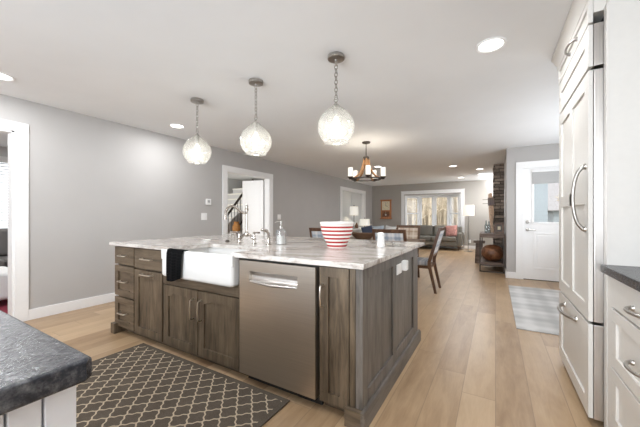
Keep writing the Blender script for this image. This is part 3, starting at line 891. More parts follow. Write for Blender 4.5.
m.tube([(-1.665, 2.12, 1.107), (-1.69, 2.10, 1.108), (-1.705, 2.088, 1.098)], .005, 8); m.build('pump', M['pewter'], sd)
tag(MB().lathe([(0, 0), (.030, 0), (.040, .010), (.042, .016), (.036, .013), (0, .008)], (-2.55, 2.02, .90), 20).build('soap_dish', M['porcelain']), 'small white dish on the worktop left of the sink', 'dish')

# striped bowl
bw = MB(); bw.lathe([(0, 0), (.078, 0), (.082, .004), (.084, .02), (.098, .05), (.118, .09), (.132, .14), (.139, .185), (.143, .195), (.143, .207), (.138, .209), (.134, .20), (.126, .14), (.11, .09), (.09, .045), (.06, .018), (0, .014)], (-1.135, 2.19, .90), 40)
tag(bw.build('striped_bowl', M['stripes']), 'white mixing bowl with red stripes on the island worktop', 'bowl')
sh = thing('salt_shaker', 'white ceramic shaker near the right edge of the island', 'shaker', (-.815, 2.36, .90))
MB().lathe([(0, 0), (.030, 0), (.033, .004), (.032, .03), (.028, .08), (.027, .10), (.027, .102), (0, .103)], (-.815, 2.36, .90), 24).build('body', M['porcelain'], sh)
MB().lathe([(.027, .1035), (.0275, .112), (.02, .120), (0, .122)], (-.815, 2.36, .90), 24, cap0=True).build('lid', M['plastic'], sh)
for i, (x, y, lab) in enumerate(((-.795, 2.50, 'low clear glass dish just behind the white shaker'), (-.715, 2.50, 'low clear glass dish nearest the right edge of the island'))):
    tag(MB().lathe([(0, 0), (.028, 0), (.034, .012), (.038, .03), (.034, .03), (.029, .012), (0, .006)], (x, y, .90), 20).build('glass_dish', M['seeded']), lab, 'dish', 'glass dishes on the island')
# outlet and plugged-in device on the end panel
ot = thing('outlet', 'white outlet plate on the right end panel of the island', 'outlet', (-.62, 2.19, .765))
B(-.620, -.613, 2.135, 2.255, .725, .80, .002).build('plate', M['plastic'], ot)
for yy in (2.165, 2.205): B(-.6135, -.611, yy, yy+.026, .748, .778, .001).build('socket', M['trim'], ot)
tag(B(-.6128, -.572, 2.262, 2.325, .738, .815, .008).build('plug_adapter', M['plastic']), 'white plug adapter beside the outlet on the island end', 'plug')
for o in list(bpy.data.objects):
    if o.name == 'plug_adapter': o.location.x -= .0072

# rug in front of the island
rg = B(RUG[0], RUG[1], RUG[2], RUG[3], .001, .010, .003)
tag(rg.build('trellis_rug', M['trellis']), 'dark taupe kitchen rug with pale trellis lattice', 'rug')

# =================================================================== NEAR LEFT COUNTER
ct = thing('near_cabinet', 'white cabinet under the dark granite at the lower left', 'cabinet', (-1.3, -.3, 0))
m = MB(); m.box(-2.2, -.672, -1.2, .228, .1, .858); m.build('carcass', M['island_white'], ct)
m = MB(); m.box(-.672, -.650, .192, .236, .0, .858, .003); m.box(-.672, -.652, .148, .189, .0, .858, .003); m.box(-.672, -.654, -1.2, .145, .0, .858, .003)
m.build('end_boards', M['island_white'], ct)
m = MB(); m.prism([(-2.25, -1.25), (-.618, -1.25), (-.618, .238), (-.628, .250), (-2.25, .250)], .859, .90, 'z')
es = [e for e in m.bm.edges if abs(e.verts[0].co.z-e.verts[1].co.z) < 1e-6]
bmesh.ops.bevel(m.bm, geom=es, offset=.007, segments=3, profile=.5, affect='EDGES')
tag(m.build('granite_worktop', M['granite']), 'dark leathered granite worktop at the lower left', 'worktop')

# =================================================================== REFRIGERATOR WALL
XF = .44
fr = thing('refrigerator', 'built-in refrigerator with white panelled door and freezer drawer', 'refrigerator', (.8, 2.6, 0))
RY0, RY1 = 2.150, 3.03
B(.515, 1.13, RY0-.0, RY1, .02, 2.26).build('cabinet_body', M['black'], fr)
def panel_x(m, y0, y1, z0, z1, st, x=XF, t=.020, mid=None, cz=None, top=None):
    """shaker front facing -x"""
    top = top or st
    m.box(x, x+t, y0, y1, z0, z0+st, .002); m.box(x, x+t, y0, y1, z1-top, z1, .002)
    m.box(x, x+t, y0, y0+st, z0+st, z1-top, .002); m.box(x, x+t, y1-st, y1, z0+st, z1-top, .002)
    m.box(x+.011, x+t, y0+st-.003, y1-st+.003, z0+st-.003, z1-top+.003)
    if mid: m.box(x, x+t, mid-st/2, mid+st/2, z0+st, z1-top, .002)
    if cz: m.box(x, x+t, y0+st, y1-st, cz-st/2, cz+st/2, .002)
def door_unit(z0, z1, name, **kw):
    m = MB(); panel_x(m, RY0+.006, RY1-.004, z0, z1, .085, **kw)
    o = m.build(name, M['white_paint'], fr)
    e = MB(); e.box(XF+.0215, .512, RY0, RY1, z0-.001, z1, .004); e.build('steel_edge', M['steel_v'], o)['label'] = 'stainless door edge'
    return o
dz = door_unit(.575, 1.955, 'door', mid=2.60, cz=1.265)
def arc_pull_x(pa, pb, bow, parent, x=XF, mat=None, r=.010, sag=None):
    pa, pb = Vector(pa), Vector(pb); m = MB(); pts = []
    for i in range(13):
        t = i/12; p = pa.lerp(pb, t); o = bow*(1-(2*t-1)**2)**.6*1.0
        p = Vector((x-.012-o, p.y, p.z)); pts.append(p)
    pts = [Vector((x, pa.y, pa.z))] + pts + [Vector((x, pb.y, pb.z))]
    m.tube(pts, [r*1.35, r*1.2] + [r]*11 + [r*1.2, r*1.35], 12)
    for p in (pa, pb): m.lathe([(0, 0), (r*1.9, 0), (r*1.7, -.008), (r*1.1, -.012), (0, -.012)], (x, p.y, p.z), 14, axis='x')
    return m.build('handle', mat or M['pewter'], parent)
arc_pull_x((0, 2.215, 1.08), (0, 2.215, 1.435), .044, dz, r=.0095)
fz = door_unit(.045, .560, 'freezer_drawer')
arc_pull_x((0, 2.43, .505), (0, 2.79, .505), .045, fz, r=.010)
gr = door_unit(1.975, 2.205, 'grille_panel')
B(.53, 1.13, RY0, RY1, 0.0, .02).build('foot_rail', M['black'], fr)
# surround: side panels, top panel with handle, crown
sr = thing('refrigerator_surround', 'tall white cabinet surround enclosing the refrigerator up to the ceiling', 'cabinet', (.8, 2.6, 0))
m = MB(); m.box(.508, 1.148, 2.098, 2.138, 0, CH-.001); m.box(.50, .508, 2.094, 2.142, 0, CH-.17)
m.build('side_panel', M['white_paint'], sr)
B(.515, 1.148, RY1+.006, RY1+.04, 0, CH-.001, .002).build('side_panel', M['white_paint'], sr)
B(.515, 1.148, 2.139, RY1+.005, 2.262, CH-.002).build('top_box', M['white_paint'], sr)
m = MB(); panel_x(m, RY0-.004, RY1+.02, 2.212, 2.345, .035, x=XF-.002); dp = m.build('flip_door', M['white_paint'], sr)
arc_pull_x((0, 2.40, 2.255), (0, 2.60, 2.255), .026, dp, x=XF-.002, r=.007)
B(XF+.019, .515, 2.145, RY1+.02, 2.262, 2.36).build('flip_door_core', M['white_paint'], sr)
m = MB(); m.prism([(.515, 2.345), (.436, 2.345), (.432, 2.375), (.418, 2.395), (.408, 2.415), (.398, 2.423), (.398, CH-.001), (.515, CH-.001)], 2.10, RY1+.045, 'y'); m.build('crown_moulding', M['white_paint'], sr)

# right base cabinets
XB = .50
for y0, y1, lab in ((1.395, 2.025, 'white drawer base cabinet beside the refrigerator surround'), (.74, 1.39, 'white drawer base cabinet nearest the viewer on the right')):
    cb = thing('base_cabinet', lab, 'cabinet', (.8, (y0+y1)/2, 0), 'right base cabinets')
    B(XB+.032, 1.148, y0, y1, .1, .858).build('carcass', M['white_paint'], cb)
    B(XB+.08, XB+.1, y0, y1, 0, .1).build('toe_kick', M['white_paint'], cb)
    for z0, z1, sh in ((.702, .852, 0), (.405, .69, 1), (.105, .393, 1)):
        m = MB()
        if sh: panel_x(m, y0+.004, y1-.004, z0, z1, .06, x=XB)
        else: m.box(XB, XB+.02, y0+.004, y1-.004, z0, z1, .003)
        dd = m.build('drawer_front', M['white_paint'], cb)
        arc_pull_x((0, (y0+y1)/2-.105, (z0+z1)/2-.012), (0, (y0+y1)/2+.035, (z0+z1)/2-.012), .026, dd, x=XB, r=.007)
B0 = B(XB+.002, XB+.03, 2.027, 2.092, 0, .858, .002); tag(B0.build('filler_strip', M['white_paint']), 'narrow white filler strip between base cabinet and surround', 'filler strip')
m = B(.475, 1.148, -.6, 2.096, .859, .90, .006); tag(m.build('granite_worktop', M['granite']), 'dark granite worktop on the white cabinets at the right', 'worktop')

# entry mat
tag(B(.185, 1.10, 3.64, 5.85, .001, .009, .003).build('plaid_mat', M['mat']), 'pale grey plaid mat in front of the entry door', 'rug')

# =================================================================== PENDANTS
def pendant(cx, cy, lab):
    r = thing('pendant_light', lab, 'pendant light', (cx, cy, CH), 'glass pendants over the island')
    m = MB(); m.lathe([(0, 0), (.066, 0), (.068, -.004), (.068, -.026), (.060, -.030), (.012, -.032), (.010, -.045), (0, -.047)], (cx, cy, CH), 28); m.build('canopy', M['pewter'], r)
    m = MB(); z = CH-.042; i = 0
    while z > 2.105:
        pts = []
        for q in range(12):
            a = 2*PI*q/12; u, v = .013*math.cos(a), .020*math.sin(a)
            pts.append((cx + (u if i % 2 else 0), cy + (0 if i % 2 else u), z-.019+v))
        m.loop(pts, .0036, 6); z -= .030; i += 1
    pts = [(cx + .017*math.cos(2*PI*q/16), cy, 2.088 + .022*math.sin(2*PI*q/16)) for q in range(16)]
    m.loop(pts, .0034, 6); m.build('chain', M['pewter'], r)
    m = MB(); m.lathe([(0, .035), (.008, .033), (.013, .015), (.022, .010), (.026, 0), (.026, -.02), (.019, -.055), (.019, -.085), (0, -.085)], (cx, cy, 2.04), 20); m.build('socket', M['pewter'], r)
    prof = [(.026, 2.045), (.040, 2.032), (.075, 2.005), (.112, 1.968), (.137, 1.925), (.149, 1.88), (.147, 1.84), (.133, 1.80), (.112, 1.772), (.098, 1.762), (.096, 1.752), (.102, 1.744)]
    inner = [(max(rr_-.004, .02), h) for rr_, h in reversed(prof)]
    m = MB(); m.lathe([(a, b-1.9) for a, b in prof+inner], (cx, cy, 1.9), 40); m.build('glass_globe', M['seeded'], r)
    m = MB(); m.lathe([(0, .055), (.014, .05), (.018, .03), (.032, .005), (.036, -.015), (.030, -.04), (.015, -.05), (0, -.052)], (cx, cy, 1.90), 20); m.build('bulb', M['bulb'], r)
    light('pendant_lamp', 'POINT', (0, 0, 1.83-CH), 2.5, (1, .95, .88), parent=r, radius=.03)
    return r
pend0 = pendant(-1.10, 2.108, 'nearest and largest looking of the three clear globe pendants')
for x, y, lab in ((-1.957, 2.108, 'middle one of the three clear globe pendants'), (-2.826, 2.115, 'farthest left of the three clear globe pendants over the sink end')):
    c = copy_tree(pend0); c.location = (x, y, CH); tag(c, lab, 'pendant light', 'glass pendants over the island')

# =================================================================== DINING AREA
def chandelier(cx, cy):
    r = thing('chandelier', 'wood and iron chandelier with glass candle shades over the dining table', 'chandelier', (cx, cy, CH))
    m = MB(); m.lathe([(0, 0), (.07, 0), (.072, -.006), (.066, -.022), (.012, -.026), (0, -.026)], (cx, cy, CH), 24); m.build('canopy', M['iron'], r)
    m = MB(); m.tube([(cx, cy, CH-.02), (cx, cy, 2.14)], .008, 8); m.lathe([(0, .0), (.045, 0), (.052, -.01), (.052, -.05), (.042, -.06), (0, -.06)], (cx, cy, 2.185), 20); m.build('stem', M['iron'], r)
    m = MB(); pts = [(cx + .245*math.cos(2*PI*q/32), cy + .245*math.sin(2*PI*q/32), 1.80) for q in range(32)]
    n0 = m
    m.lathe([(.235, -.012), (.255, -.012), (.255, .012), (.235, .012), (.235, -.012)], (cx, cy, 1.80), 36); m.build('ring', M['iron'], r)
    for k_ in range(5):
        a = math.radians(-62 + 72*k_); ca, sa = math.cos(a), math.sin(a)
        m = MB(); pts = []
        for t, rad, z in ((0, .035, 2.15), (1, .045, 2.08), (2, .065, 2.0), (3, .10, 1.92), (4, .16, 1.85), (5, .25, 1.80)):
            pts.append((cx+rad*ca, cy+rad*sa, z))
        m.tube(pts, [.021, .021, .020, .018, .017, .016], 8); m.build('arm', M['honey'], r)
        ex_, ey_ = cx+.29*ca, cy+.29*sa
        m = MB(); m.tube([(cx+.235*ca, cy+.235*sa, 1.80), (ex_, ey_, 1.805)], .012, 8); m.lathe([(0, -.02), (.02, -.018), (.03, 0), (.05, .022), (.05, .028), (0, .028)], (ex_, ey_, 1.805), 18); cup = m.build('cup', M['iron'], r)
        m = MB(); m.lathe([(.039, .0), (.039, .15), (.036, .15), (.036, .0)], (ex_, ey_, 1.834), 22); m.build('glass_shade', M['frosted'], r)
        light('candle_lamp', 'POINT', (.29*ca, .29*sa, 1.99-CH), 1.6, (1, .9, .75), parent=r, radius=.03)
chandelier(-1.92, 4.80)

TX0, TX1, TY0, TY1 = -2.80, -1.03, 4.31, 5.29
tb = thing('dining_table', 'dark wood dining table behind the island', 'table', (-1.9, 4.8, 0))
m = MB()
for i in range(5):
    a = TY0 + (TY1-TY0)*i/5; m.box(TX0, TX1, a+.001, a+(TY1-TY0)/5-.001, .725, .765, .003)
m.build('tabletop', M['walnut_h'], tb)
for x in (-2.35, -1.5):
    m = MB(); m.box(x-.05, x+.05, 4.45, 5.15, 0, .07, .008); m.box(x-.04, x+.04, 4.70, 4.90, .07, .66, .006); m.box(x-.05, x+.05, 4.45, 5.15, .66, .725, .008); m.build('trestle', M['walnut'], tb)
B(-2.31, -1.54, 4.77, 4.83, .24, .34, .006).build('stretcher', M['walnut_h'], tb)

def make_chair(lab, fabric):
    """built facing +y around the origin"""
    r = thing('dining_chair', lab, 'chair', (0, 0, 0), 'chairs at the dining table')
    hw = .225
    for s_ in (-1, 1):
        m = MB(); x = s_*(hw-.018); w_ = .018
        prof = [(-.335, 0), (-.300, 0), (-.205, .40), (-.205, .47), (-.360, .985), (-.400, .985), (-.252, .47), (-.252, .40)]
        m.prism(prof, x-w_, x+w_, 'x'); m.build('rear_post', M['walnut'], r)
        m = MB(); m.prism([(.185, 0), (.212, 0), (.222, .40), (.175, .40)], x-.018, x+.018, 'x'); m.build('leg', M['walnut'], r)
    m = MB()
    for s_ in (-1, 1): m.box(s_*(hw-.03)-.012, s_*(hw-.03)+.012, -.21, .19, .36, .405)
    m.box(-hw+.03, hw-.03, .18, .205, .36, .405); m.box(-hw+.03, hw-.03, -.235, -.21, .36, .405); m.build('seat_frame', M['walnut'], r)
    m = MB(); m.box(-hw+.002, hw-.002, -.20, .235, .405, .475, .022, 3); m.build('seat', M['plaid_seat'], r)
    # back: top and bottom rail, padded panel
    def by(z, o): return -.228 - .155*(z-.47)/.515 + o
    def slab(z0, z1, x0, x1, o0, o1):
        m.prism([(by(z0, o0), z0), (by(z0, o1), z0), (by(z1, o1), z1), (by(z1, o0), z1)], x0, x1, 'x')
    m = MB(); slab(.935, .985, -hw+.036, hw-.036, -.020, .020); m.build('back_rail', M['walnut'], r); m = MB(); slab(.535, .575, -hw+.036, hw-.036, -.016, .016); m.build('back_rail', M['walnut'], r)
    m = MB(); slab(.575, .935, -hw+.036, hw-.036, -.017, .022); m.build('back_pad', M[fabric], r)
    return r
ch0 = make_chair('dark wood chair standing alone at the right end of the dining table', 'plaid_blue')
chs = [(ch0, -1.09, 4.91, 90, None, None)]
ch_b = make_chair('dark wood chair with blue grey plaid back just behind the island corner', 'plaid_blue')
ch0.location = (-1.09, 4.91, 0); ch0.rotation_euler = (0, 0, PI/2)
ch_b.location = (-1.215, 4.21, 0)
ch_c = make_chair('dark wood chair with beige plaid back on the far side of the dining table', 'plaid_beige')
ch_c.location = (-1.46, 5.47, 0); ch_c.rotation_euler = (0, 0, PI)
cp = copy_tree(ch_b); cp.location = (-2.22, 4.17, 0); cp.rotation_euler = (0, 0, math.radians(3)); tag(cp, 'dark wood chair half hidden behind the red striped bowl', 'chair', 'chairs at the dining table')

bw = MB()
def boat(cx, cy, z, L, W_, H_):
    rings = []
    for s_, zz in ((.52, 0), (.62, .012), (.82, .06), (1.0, H_), (.95, H_), (.78, .065), (.55, .025)):
        rings.append([(cx + L/2*s_*math.copysign(abs(math.cos(a))**.8, math.cos(a)), cy + W_/2*s_*math.sin(a), z+zz + (.02*abs(math.cos(a))**6 if zz >= H_*.99 else 0)) for a in [2*PI*q/32 for q in range(32)]])
    vs = [[bw.bm.verts.new(p) for p in r] for r in rings]
    for A, B_ in zip(vs, vs[1:]):
        for k in range(32): bw.bm.faces.new((A[k], A[(k+1) % 32], B_[(k+1) % 32], B_[k]))
    bw.bm.faces.new(list(reversed(vs[0]))); bw.bm.faces.new(vs[-1])
    for f in bw.bm.faces: f.smooth = True
boat(-1.985, 4.8, .765, .46, .26, .105)
tag(bw.build('dough_bowl', M['walnut_h']), 'long carved wood bowl on the dining table', 'bowl')

# =================================================================== LIVING ROOM
def sofa(name, lab, x0, x1, y0, y1, mat, seats, backdir, group=None):
    """backdir +1: back along y1 (faces -y); -1: back along y0 (faces +y)"""
    r = thing(name, lab, 'sofa', ((x0+x1)/2, (y0+y1)/2, 0), group)
    def Y(t): return y1 - t if backdir > 0 else y0 + t
    def bx(m, xa, xb, ta, tb, za, zb, bev):
        a, b = sorted((Y(ta), Y(tb))); m.box(xa, xb, a, b, za, zb, bev, 3)
    D = y1-y0
    m = MB(); bx(m, x0+.06, x1-.06, .05, D-.04, .15, .30, .02); m.build('base', mat, r)
    m = MB(); bx(m, x0+.05, x1-.05, 0, .18, .15, .80, .045); m.build('back', mat, r)
    for xa, xb in ((x0, x0+.15), (x1-.15, x1)):
        m = MB(); bx(m, xa, xb, .02, D-.02, .15, .60, .04); m.build('arm', mat, r)
    ws = (x1-x0-.30)/seats
    for i in range(seats):
        a = x0+.15+ws*i
        m = MB(); bx(m, a+.004, a+ws-.004, .17, D, .30, .46, .045); m.build('seat_cushion', mat, r)
        m = MB(); bx(m, a+.008, a+ws-.008, .16, .34, .46, .84, .06); m.build('back_cushion', mat, r)
    for xx in (x0+.12, x1-.12):
        for t in (.10, D-.12):
            m = MB(); m.tube([(xx, Y(t), .15), (xx, Y(t), 0)], [.022, .014], 8); m.build('leg', M['walnut'], r)
    return r
sofa('sofa', 'dark olive grey sofa in front of the bay window', -2.95, -.97, 10.92, 11.72, M['sofa'], 2, 1)
sofa('sofa', 'light grey sofa behind the dining table covered in cushions', -3.95, -2.28, 8.75, 9.65, M['sofa_light'], 2, 1)
def pillow(lab, c, sx, sz, th, mat, rz=0, tilt=12, rx=0, group='throw cushions on the light sofa'):
    R = Matrix.Rotation(math.radians(rz), 4, 'Z') @ Matrix.Rotation(math.radians(90-tilt), 4, 'X') @ Matrix.Rotation(math.radians(rx), 4, 'Z')
    return tag(MB().cushion(c, sx, sz, th, R).build('throw_cushion', mat), lab, 'cushion', group)
pillow('dark navy cushion at the left of the light grey sofa', (-3.60, 9.10, .665), .37, .37, .13, M['navy'], 8, 16, 14)
pillow('pale blue cushion leaning beside the navy cushion', (-3.22, 9.10, .675), .37, .38, .13, M['pale_blue'], -4, 16, 8)
pillow('white cushion in the middle of the light grey sofa', (-2.84, 9.10, .675), .36, .38, .13, M['white_fab'], 3, 16, -10)
pillow('charcoal cushion at the right end of the light grey sofa', (-2.50, 9.09, .67), .35, .37, .12, M['charcoal_fab'], -6, 18, 10)
pillow('faded red patterned cushion on the dark olive sofa', (-1.33, 11.27, .655), .40, .40, .13, M['pink'], -8, 14, 4, None)

def table_lamp(lab, x, y, z0, base_h, sr, sh_, group='living room table lamps'):
    r = thing('table_lamp', lab, 'lamp', (x, y, z0), group)
    m = MB(); m.lathe([(0, 0), (.07, 0), (.072, .012), (.02, .022), (.014, .04), (.014, base_h+.04), (0, base_h+.04)], (x, y, z0), 18); m.build('base', M['iron'], r)
    m = MB(); m.lathe([(sr*.93, base_h+sh_), (sr, base_h), (sr-.006, base_h), (sr*.93-.006, base_h+sh_)], (x, y, z0), 28); m.build('lamp_shade', M['linen'], r)
    m = MB(); m.tube([(x, y, z0+base_h+.02), (x, y, z0+base_h+sh_+.02)], .004, 6); m.lathe([(0, 0), (.018, .006), (.02, .02), (.012, .032), (0, .036)], (x, y, z0+base_h+sh_+.01), 12)
    m.tube([(x-sr*.93, y, z0+base_h+sh_-.01), (x+sr*.93, y, z0+base_h+sh_-.01)], .003, 6); m.build('finial', M['iron'], r)
    light('lamp_bulb', 'POINT', (0, 0, base_h+.08), 2, (1, .88, .7), parent=r, radius=.03)
cs = thing('console_table', 'white console table against the left wall under the lamps', 'table', (-4.25, 9.6, 0))
B(-4.44, -4.10, 8.75, 10.75, .70, .74, .004).build('top', M['trim'], cs)
for y in (8.8, 10.7):
    for x in (-4.42, -4.12): B(x-.02, x+.02, y-.02, y+.02, 0, .70).build('leg', M['trim'], cs)
B(-4.43, -4.11, 8.85, 10.65, .12, .15).build('shelf', M['trim'], cs)
table_lamp('table lamp with tall white drum shade in front of the closet panels', -4.26, 9.52, .74, .46, .155, .31)
table_lamp('table lamp with low wide shade and dark finial near the far corner', -4.24, 10.45, .74, .08, .20, .25)
tag(MB().lathe([(0, 0), (.05, 0), (.065, .05), (.06, .11), (.03, .16), (.025, .19), (.032, .2), (0, .2)], (-4.25, 9.72, .74), 18).build('dark_vase', M['walnut']), 'small dark vase right of the tall lamp on the console', 'vase')

# wall clock
ck = thing('wall_clock', 'square faced wood wall clock on the far wall left of the window', 'clock', (-3.85, FW, 1.06))
m = MB(); m.box(-4.06, -3.64, FW-.09, FW-.002, 1.09, 1.83, .006); m.box(-4.09, -3.61, FW-.11, FW-.002, 1.06, 1.10, .006); m.box(-4.09, -3.61, FW-.11, FW-.002, 1.81, 1.85, .006); m.build('case', wood('orange_clock_wood', (0.20, 0.06, 0.015), (0.40, 0.145, 0.045), (0.55, 0.24, 0.09), 'z', 2, .4), ck)
B(-4.01, -3.69, FW-.098, FW-.088, 1.42, 1.78, .002).build('dial', M['cream'], ck)
m = MB(); m.tube([(-3.85, FW-.103, 1.60), (-3.85, FW-.103, 1.72)], .007, 6); m.tube([(-3.85, FW-.103, 1.60), (-3.77, FW-.103, 1.57)], .008, 6)
for q in range(12):
    a = 2*PI*q/12; m.cyl((-3.85+.135*math.cos(a), FW-.102, 1.60+.145*math.sin(a)), .008, .004, 6, 'y')
m.build('hands', M['iron'], ck)
m = MB(); m.box(-4.0, -3.70, FW-.096, FW-.088, 1.15, 1.37, .002); m.build('pendulum_door', M['gourd'], ck)
m = MB(); m.lathe([(0, 0), (.035, 0), (.035, -.008), (0, -.008)], (-3.85, FW-.097, 1.23), 16, axis='y'); m.tube([(-3.85, FW-.10, 1.23), (-3.85, FW-.10, 1.36)], .004, 6); m.build('pendulum', M['nickel'], ck)

# floor lamp
fl = thing('floor_lamp', 'slim floor lamp with white drum shade right of the bay window', 'lamp', (-.78, 10.95, 0))
m = MB(); m.lathe([(0, 0), (.14, 0), (.14, .012), (.02, .022), (0, .022)], (-.78, 10.95, 0), 24); m.build('base', M['pewter'], fl)
m = MB(); m.tube([(-.78, 10.95, .02), (-.78, 10.95, 1.50)], .011, 8); m.build('pole', M['pewter'], fl)
m = MB(); m.lathe([(.165, 1.54), (.175, 1.18), (.168, 1.18), (.158, 1.54)], (-.765, 10.95, 0), 28); m.build('lamp_shade', M['linen'], fl)
m = MB(); m.tube([(-.93, 10.95, 1.5), (-.60, 10.95, 1.5)], .004, 6); m.tube([(-.765, 10.95, 1.3), (-.765, 10.95, 1.5)], .02, 8); m.build('shade_fitting', M['pewter'], fl)
light('floor_lamp_bulb', 'POINT', (0, 0, 1.38), 4, (1, .9, .75), parent=fl, radius=.04)

# outlets on the far wall
for x, lab in ((-.80, 'white outlet low on the far wall behind the floor lamp pole'), (-.62, 'white outlet low on the far wall right of the floor lamp')):
    o = thing('outlet', lab, 'outlet', (x, FW, .27), 'far wall outlets')
    B(x-.045, x+.045, FW-.008, FW, .21, .33, .002).build('plate', M['plastic'], o)
    for z in (.235, .28): B(x-.018, x+.018, FW-.011, FW-.007, z, z+.028, .001).build('socket', M['trim'], o)

# console shelf by the fireplace
sf = thing('console_shelf', 'rustic two board shelf on a dark metal frame beside the entry wall', 'shelf', (-.05, 7.5, 0))
x0, x1, y0, y1 = -.29, .16, 7.06, 8.18
B(x0, x1, y0, y1, .715, .80, .005).build('board', M['barn'], sf)
B(x0+.01, x1, y0, y1, .155, .20, .005).build('board', M['barn'], sf)
for y in (y0+.012, y1-.012):
    m = MB()
    for x in (x0+.012, x1-.012): m.box(x-.011, x+.011, y-.011, y+.011, 0, .715)
    m.box(x0, x1, y-.011, y+.011, 0, .022); m.box(x0+.01, x1-.01, y-.011, y+.011, .13, .153)
    m.build('frame', M['iron'], sf)
g = MB(); g.lathe([(0, -.29), (.05, -.285), (.12, -.25), (.165, -.17), (.185, -.06), (.185, .06), (.165, .17), (.12, .25), (.05, .285), (0, .29)], (0, 0, 0), 30, axis='x')
for v in g.bm.verts: v.co = Vector((v.co.x*.72-.06, v.co.y*1.0+7.33, v.co.z*.95+.203+.176))
tag(g.build('carved_gourd', M['gourd']), 'large round burnished brown gourd on the lower shelf', 'ornament')
# things on the shelf
for i, (x, y, h_, r_, lab) in enumerate(((-.175, 7.40, .27, .030, 'slim grey glass bottle at the left end of the shelf'), (-.125, 7.56, .25, .030, 'grey glass bottle beside the dried straw on the shelf'))):
    tag(MB().lathe([(0, 0), (r_, 0), (r_*1.05, .01), (r_, h_*.62), (r_*.45, h_*.75), (r_*.4, h_*.96), (r_*.5, h_), (r_*.3, h_)], (x, y, .80), 18).build('glass_bottle', M['bottle']), lab, 'bottle', 'grey bottles on the shelf')
fm = thing('small_frame', 'small dark square frame with pale picture on the shelf', 'picture frame', (.07, 7.2, .80))
T = Matrix.Translation((.065, 7.18, .80)) @ Matrix.Rotation(math.radians(-8), 4, 'X')
m = MB()
for a, b, c_, d_ in ((-.085, .085, .004, .04), (-.085, .085, .19, .226), (-.085, -.05, .04, .19), (.05, .085, .04, .19)): m.box(a, b, -.012, .012, c_, d_, .002, mat=T)
m.build('border', M['walnut'], fm)
MB().box(-.052, .052, -.004, .010, .038, .192, mat=T).build('backing', M['iron'], fm)
MB().box(-.026, .026, -.007, -.003, .08, .15, mat=T).build('picture', M['cream'], fm)
# tall dried straw arrangement in a stoneware vase
va = thing('straw_arrangement', 'tall pale dried straw bundle with dark wood band standing on the shelf', 'dried plant', (-.085, 7.72, .80))
MB().lathe([(0, 0), (.035, 0), (.05, .04), (.045, .10), (.028, .15), (.034, .17), (.026, .17)], (-.075, 7.72, .80), 18).build('vase', M['straw'], va)
m = MB(); rr = random.Random(5)
for i in range(44):
    a = rr.uniform(0, 2*PI); q = rr.uniform(0, .045); hh = rr.uniform(.74, .90)
    bx_, by_ = -.075 + .018*math.cos(a), 7.72 + .018*math.sin(a)
    m.tube([(bx_, by_, .92), (-.08+q*math.cos(a), 7.72+q*math.sin(a), .80+hh*.55), (-.10+q*.8*math.cos(a), 7.72+q*.8*math.sin(a), .80+hh)], [.004, .011, .006], 5)
m.build('straw_stems', M['straw'], va)
B(-.150, -.020, 7.645, 7.795, 1.40, 1.575, .006).build('wood_band', M['walnut'], va)
for z in (1.45, 1.54): MB().tube([(-.14, 7.72, z), (-.255, 7.72, z)], .007, 6).build('prong', M['iron'], va)
# jars under the top board
for x, y, h_, r_, mat, lab, nm in ((-.20, 7.75, .17, .045, 'bottle', 'clear jar on the left behind the brown gourd', 'jar'), (-.11, 7.85, .21, .042, 'porcelain', 'white jar in the middle behind the brown gourd', 'jar'), (.07, 7.72, .30, .055, 'porcelain', 'tall white canister at the right behind the brown gourd', 'canister')):
    r = thing(nm, lab, 'jar', (x, y, .20), 'jars on the lower shelf')
    MB().lathe([(0, 0), (r_, 0), (r_*1.06, .015), (r_*1.04, h_*.8), (r_*.75, h_*.92), (r_*.75, h_), (0, h_)], (x, y, .20), 20).build('body', M[mat], r)
    MB().lathe([(0, h_+.001), (r_*.8, h_+.001), (r_*.82, h_+.02), (r_*.3, h_+.026), (0, h_+.04)], (x, y, .20), 20).build('lid', M['pewter'], r)
st = thing('stump_table', 'dark wood pedestal side table left of the brown gourd', 'side table', (-.36, 8.35, 0))
B(-.47, -.22, 8.24, 8.39, .50, .565, .008).build('top', M['barn'], st)
m = MB(); m.prism([(-.44, 0), (-.25, 0), (-.27, .5), (-.42, .5)], 8.255, 8.385, 'y'); m.build('pedestal', M['barn'], st)
# wall plate at the wall corner
tag(B(.170, .18, 7.55, 7.80, 1.15, 1.75, .003).build('wall_panel', M['plastic']), 'slim white panel on the wall edge beside the stone column', 'wall panel')

# =================================================================== LEFT WALL FIXTURES
th_ = thing('thermostat', 'square white thermostat left of the hall doorway', 'thermostat', (LW, 3.57, 1.36))
B(LW, LW+.022, 3.515, 3.625, 1.365, 1.475, .006).build('body', M['plastic'], th_)
B(LW+.021, LW+.024, 3.545, 3.595, 1.405, 1.45, .001).build('screen', M['shade_grey'], th_)
for y, z, lab in ((3.485, 1.155, 'white light switch directly below the thermostat'), (5.615, 1.145, 'white light switch right of the hall doorway')):
    o = thing('light_switch', lab, 'light switch', (LW, y, z), 'wall switches')
    B(LW, LW+.008, y-.06, y+.06, z-.062, z+.062, .002).build('plate', M['plastic'], o)
    for dy in (-.025, .025): B(LW+.007, LW+.011, y+dy-.016, y+dy+.016, z-.035, z+.035, .001).build('rocker', M['trim'], o)

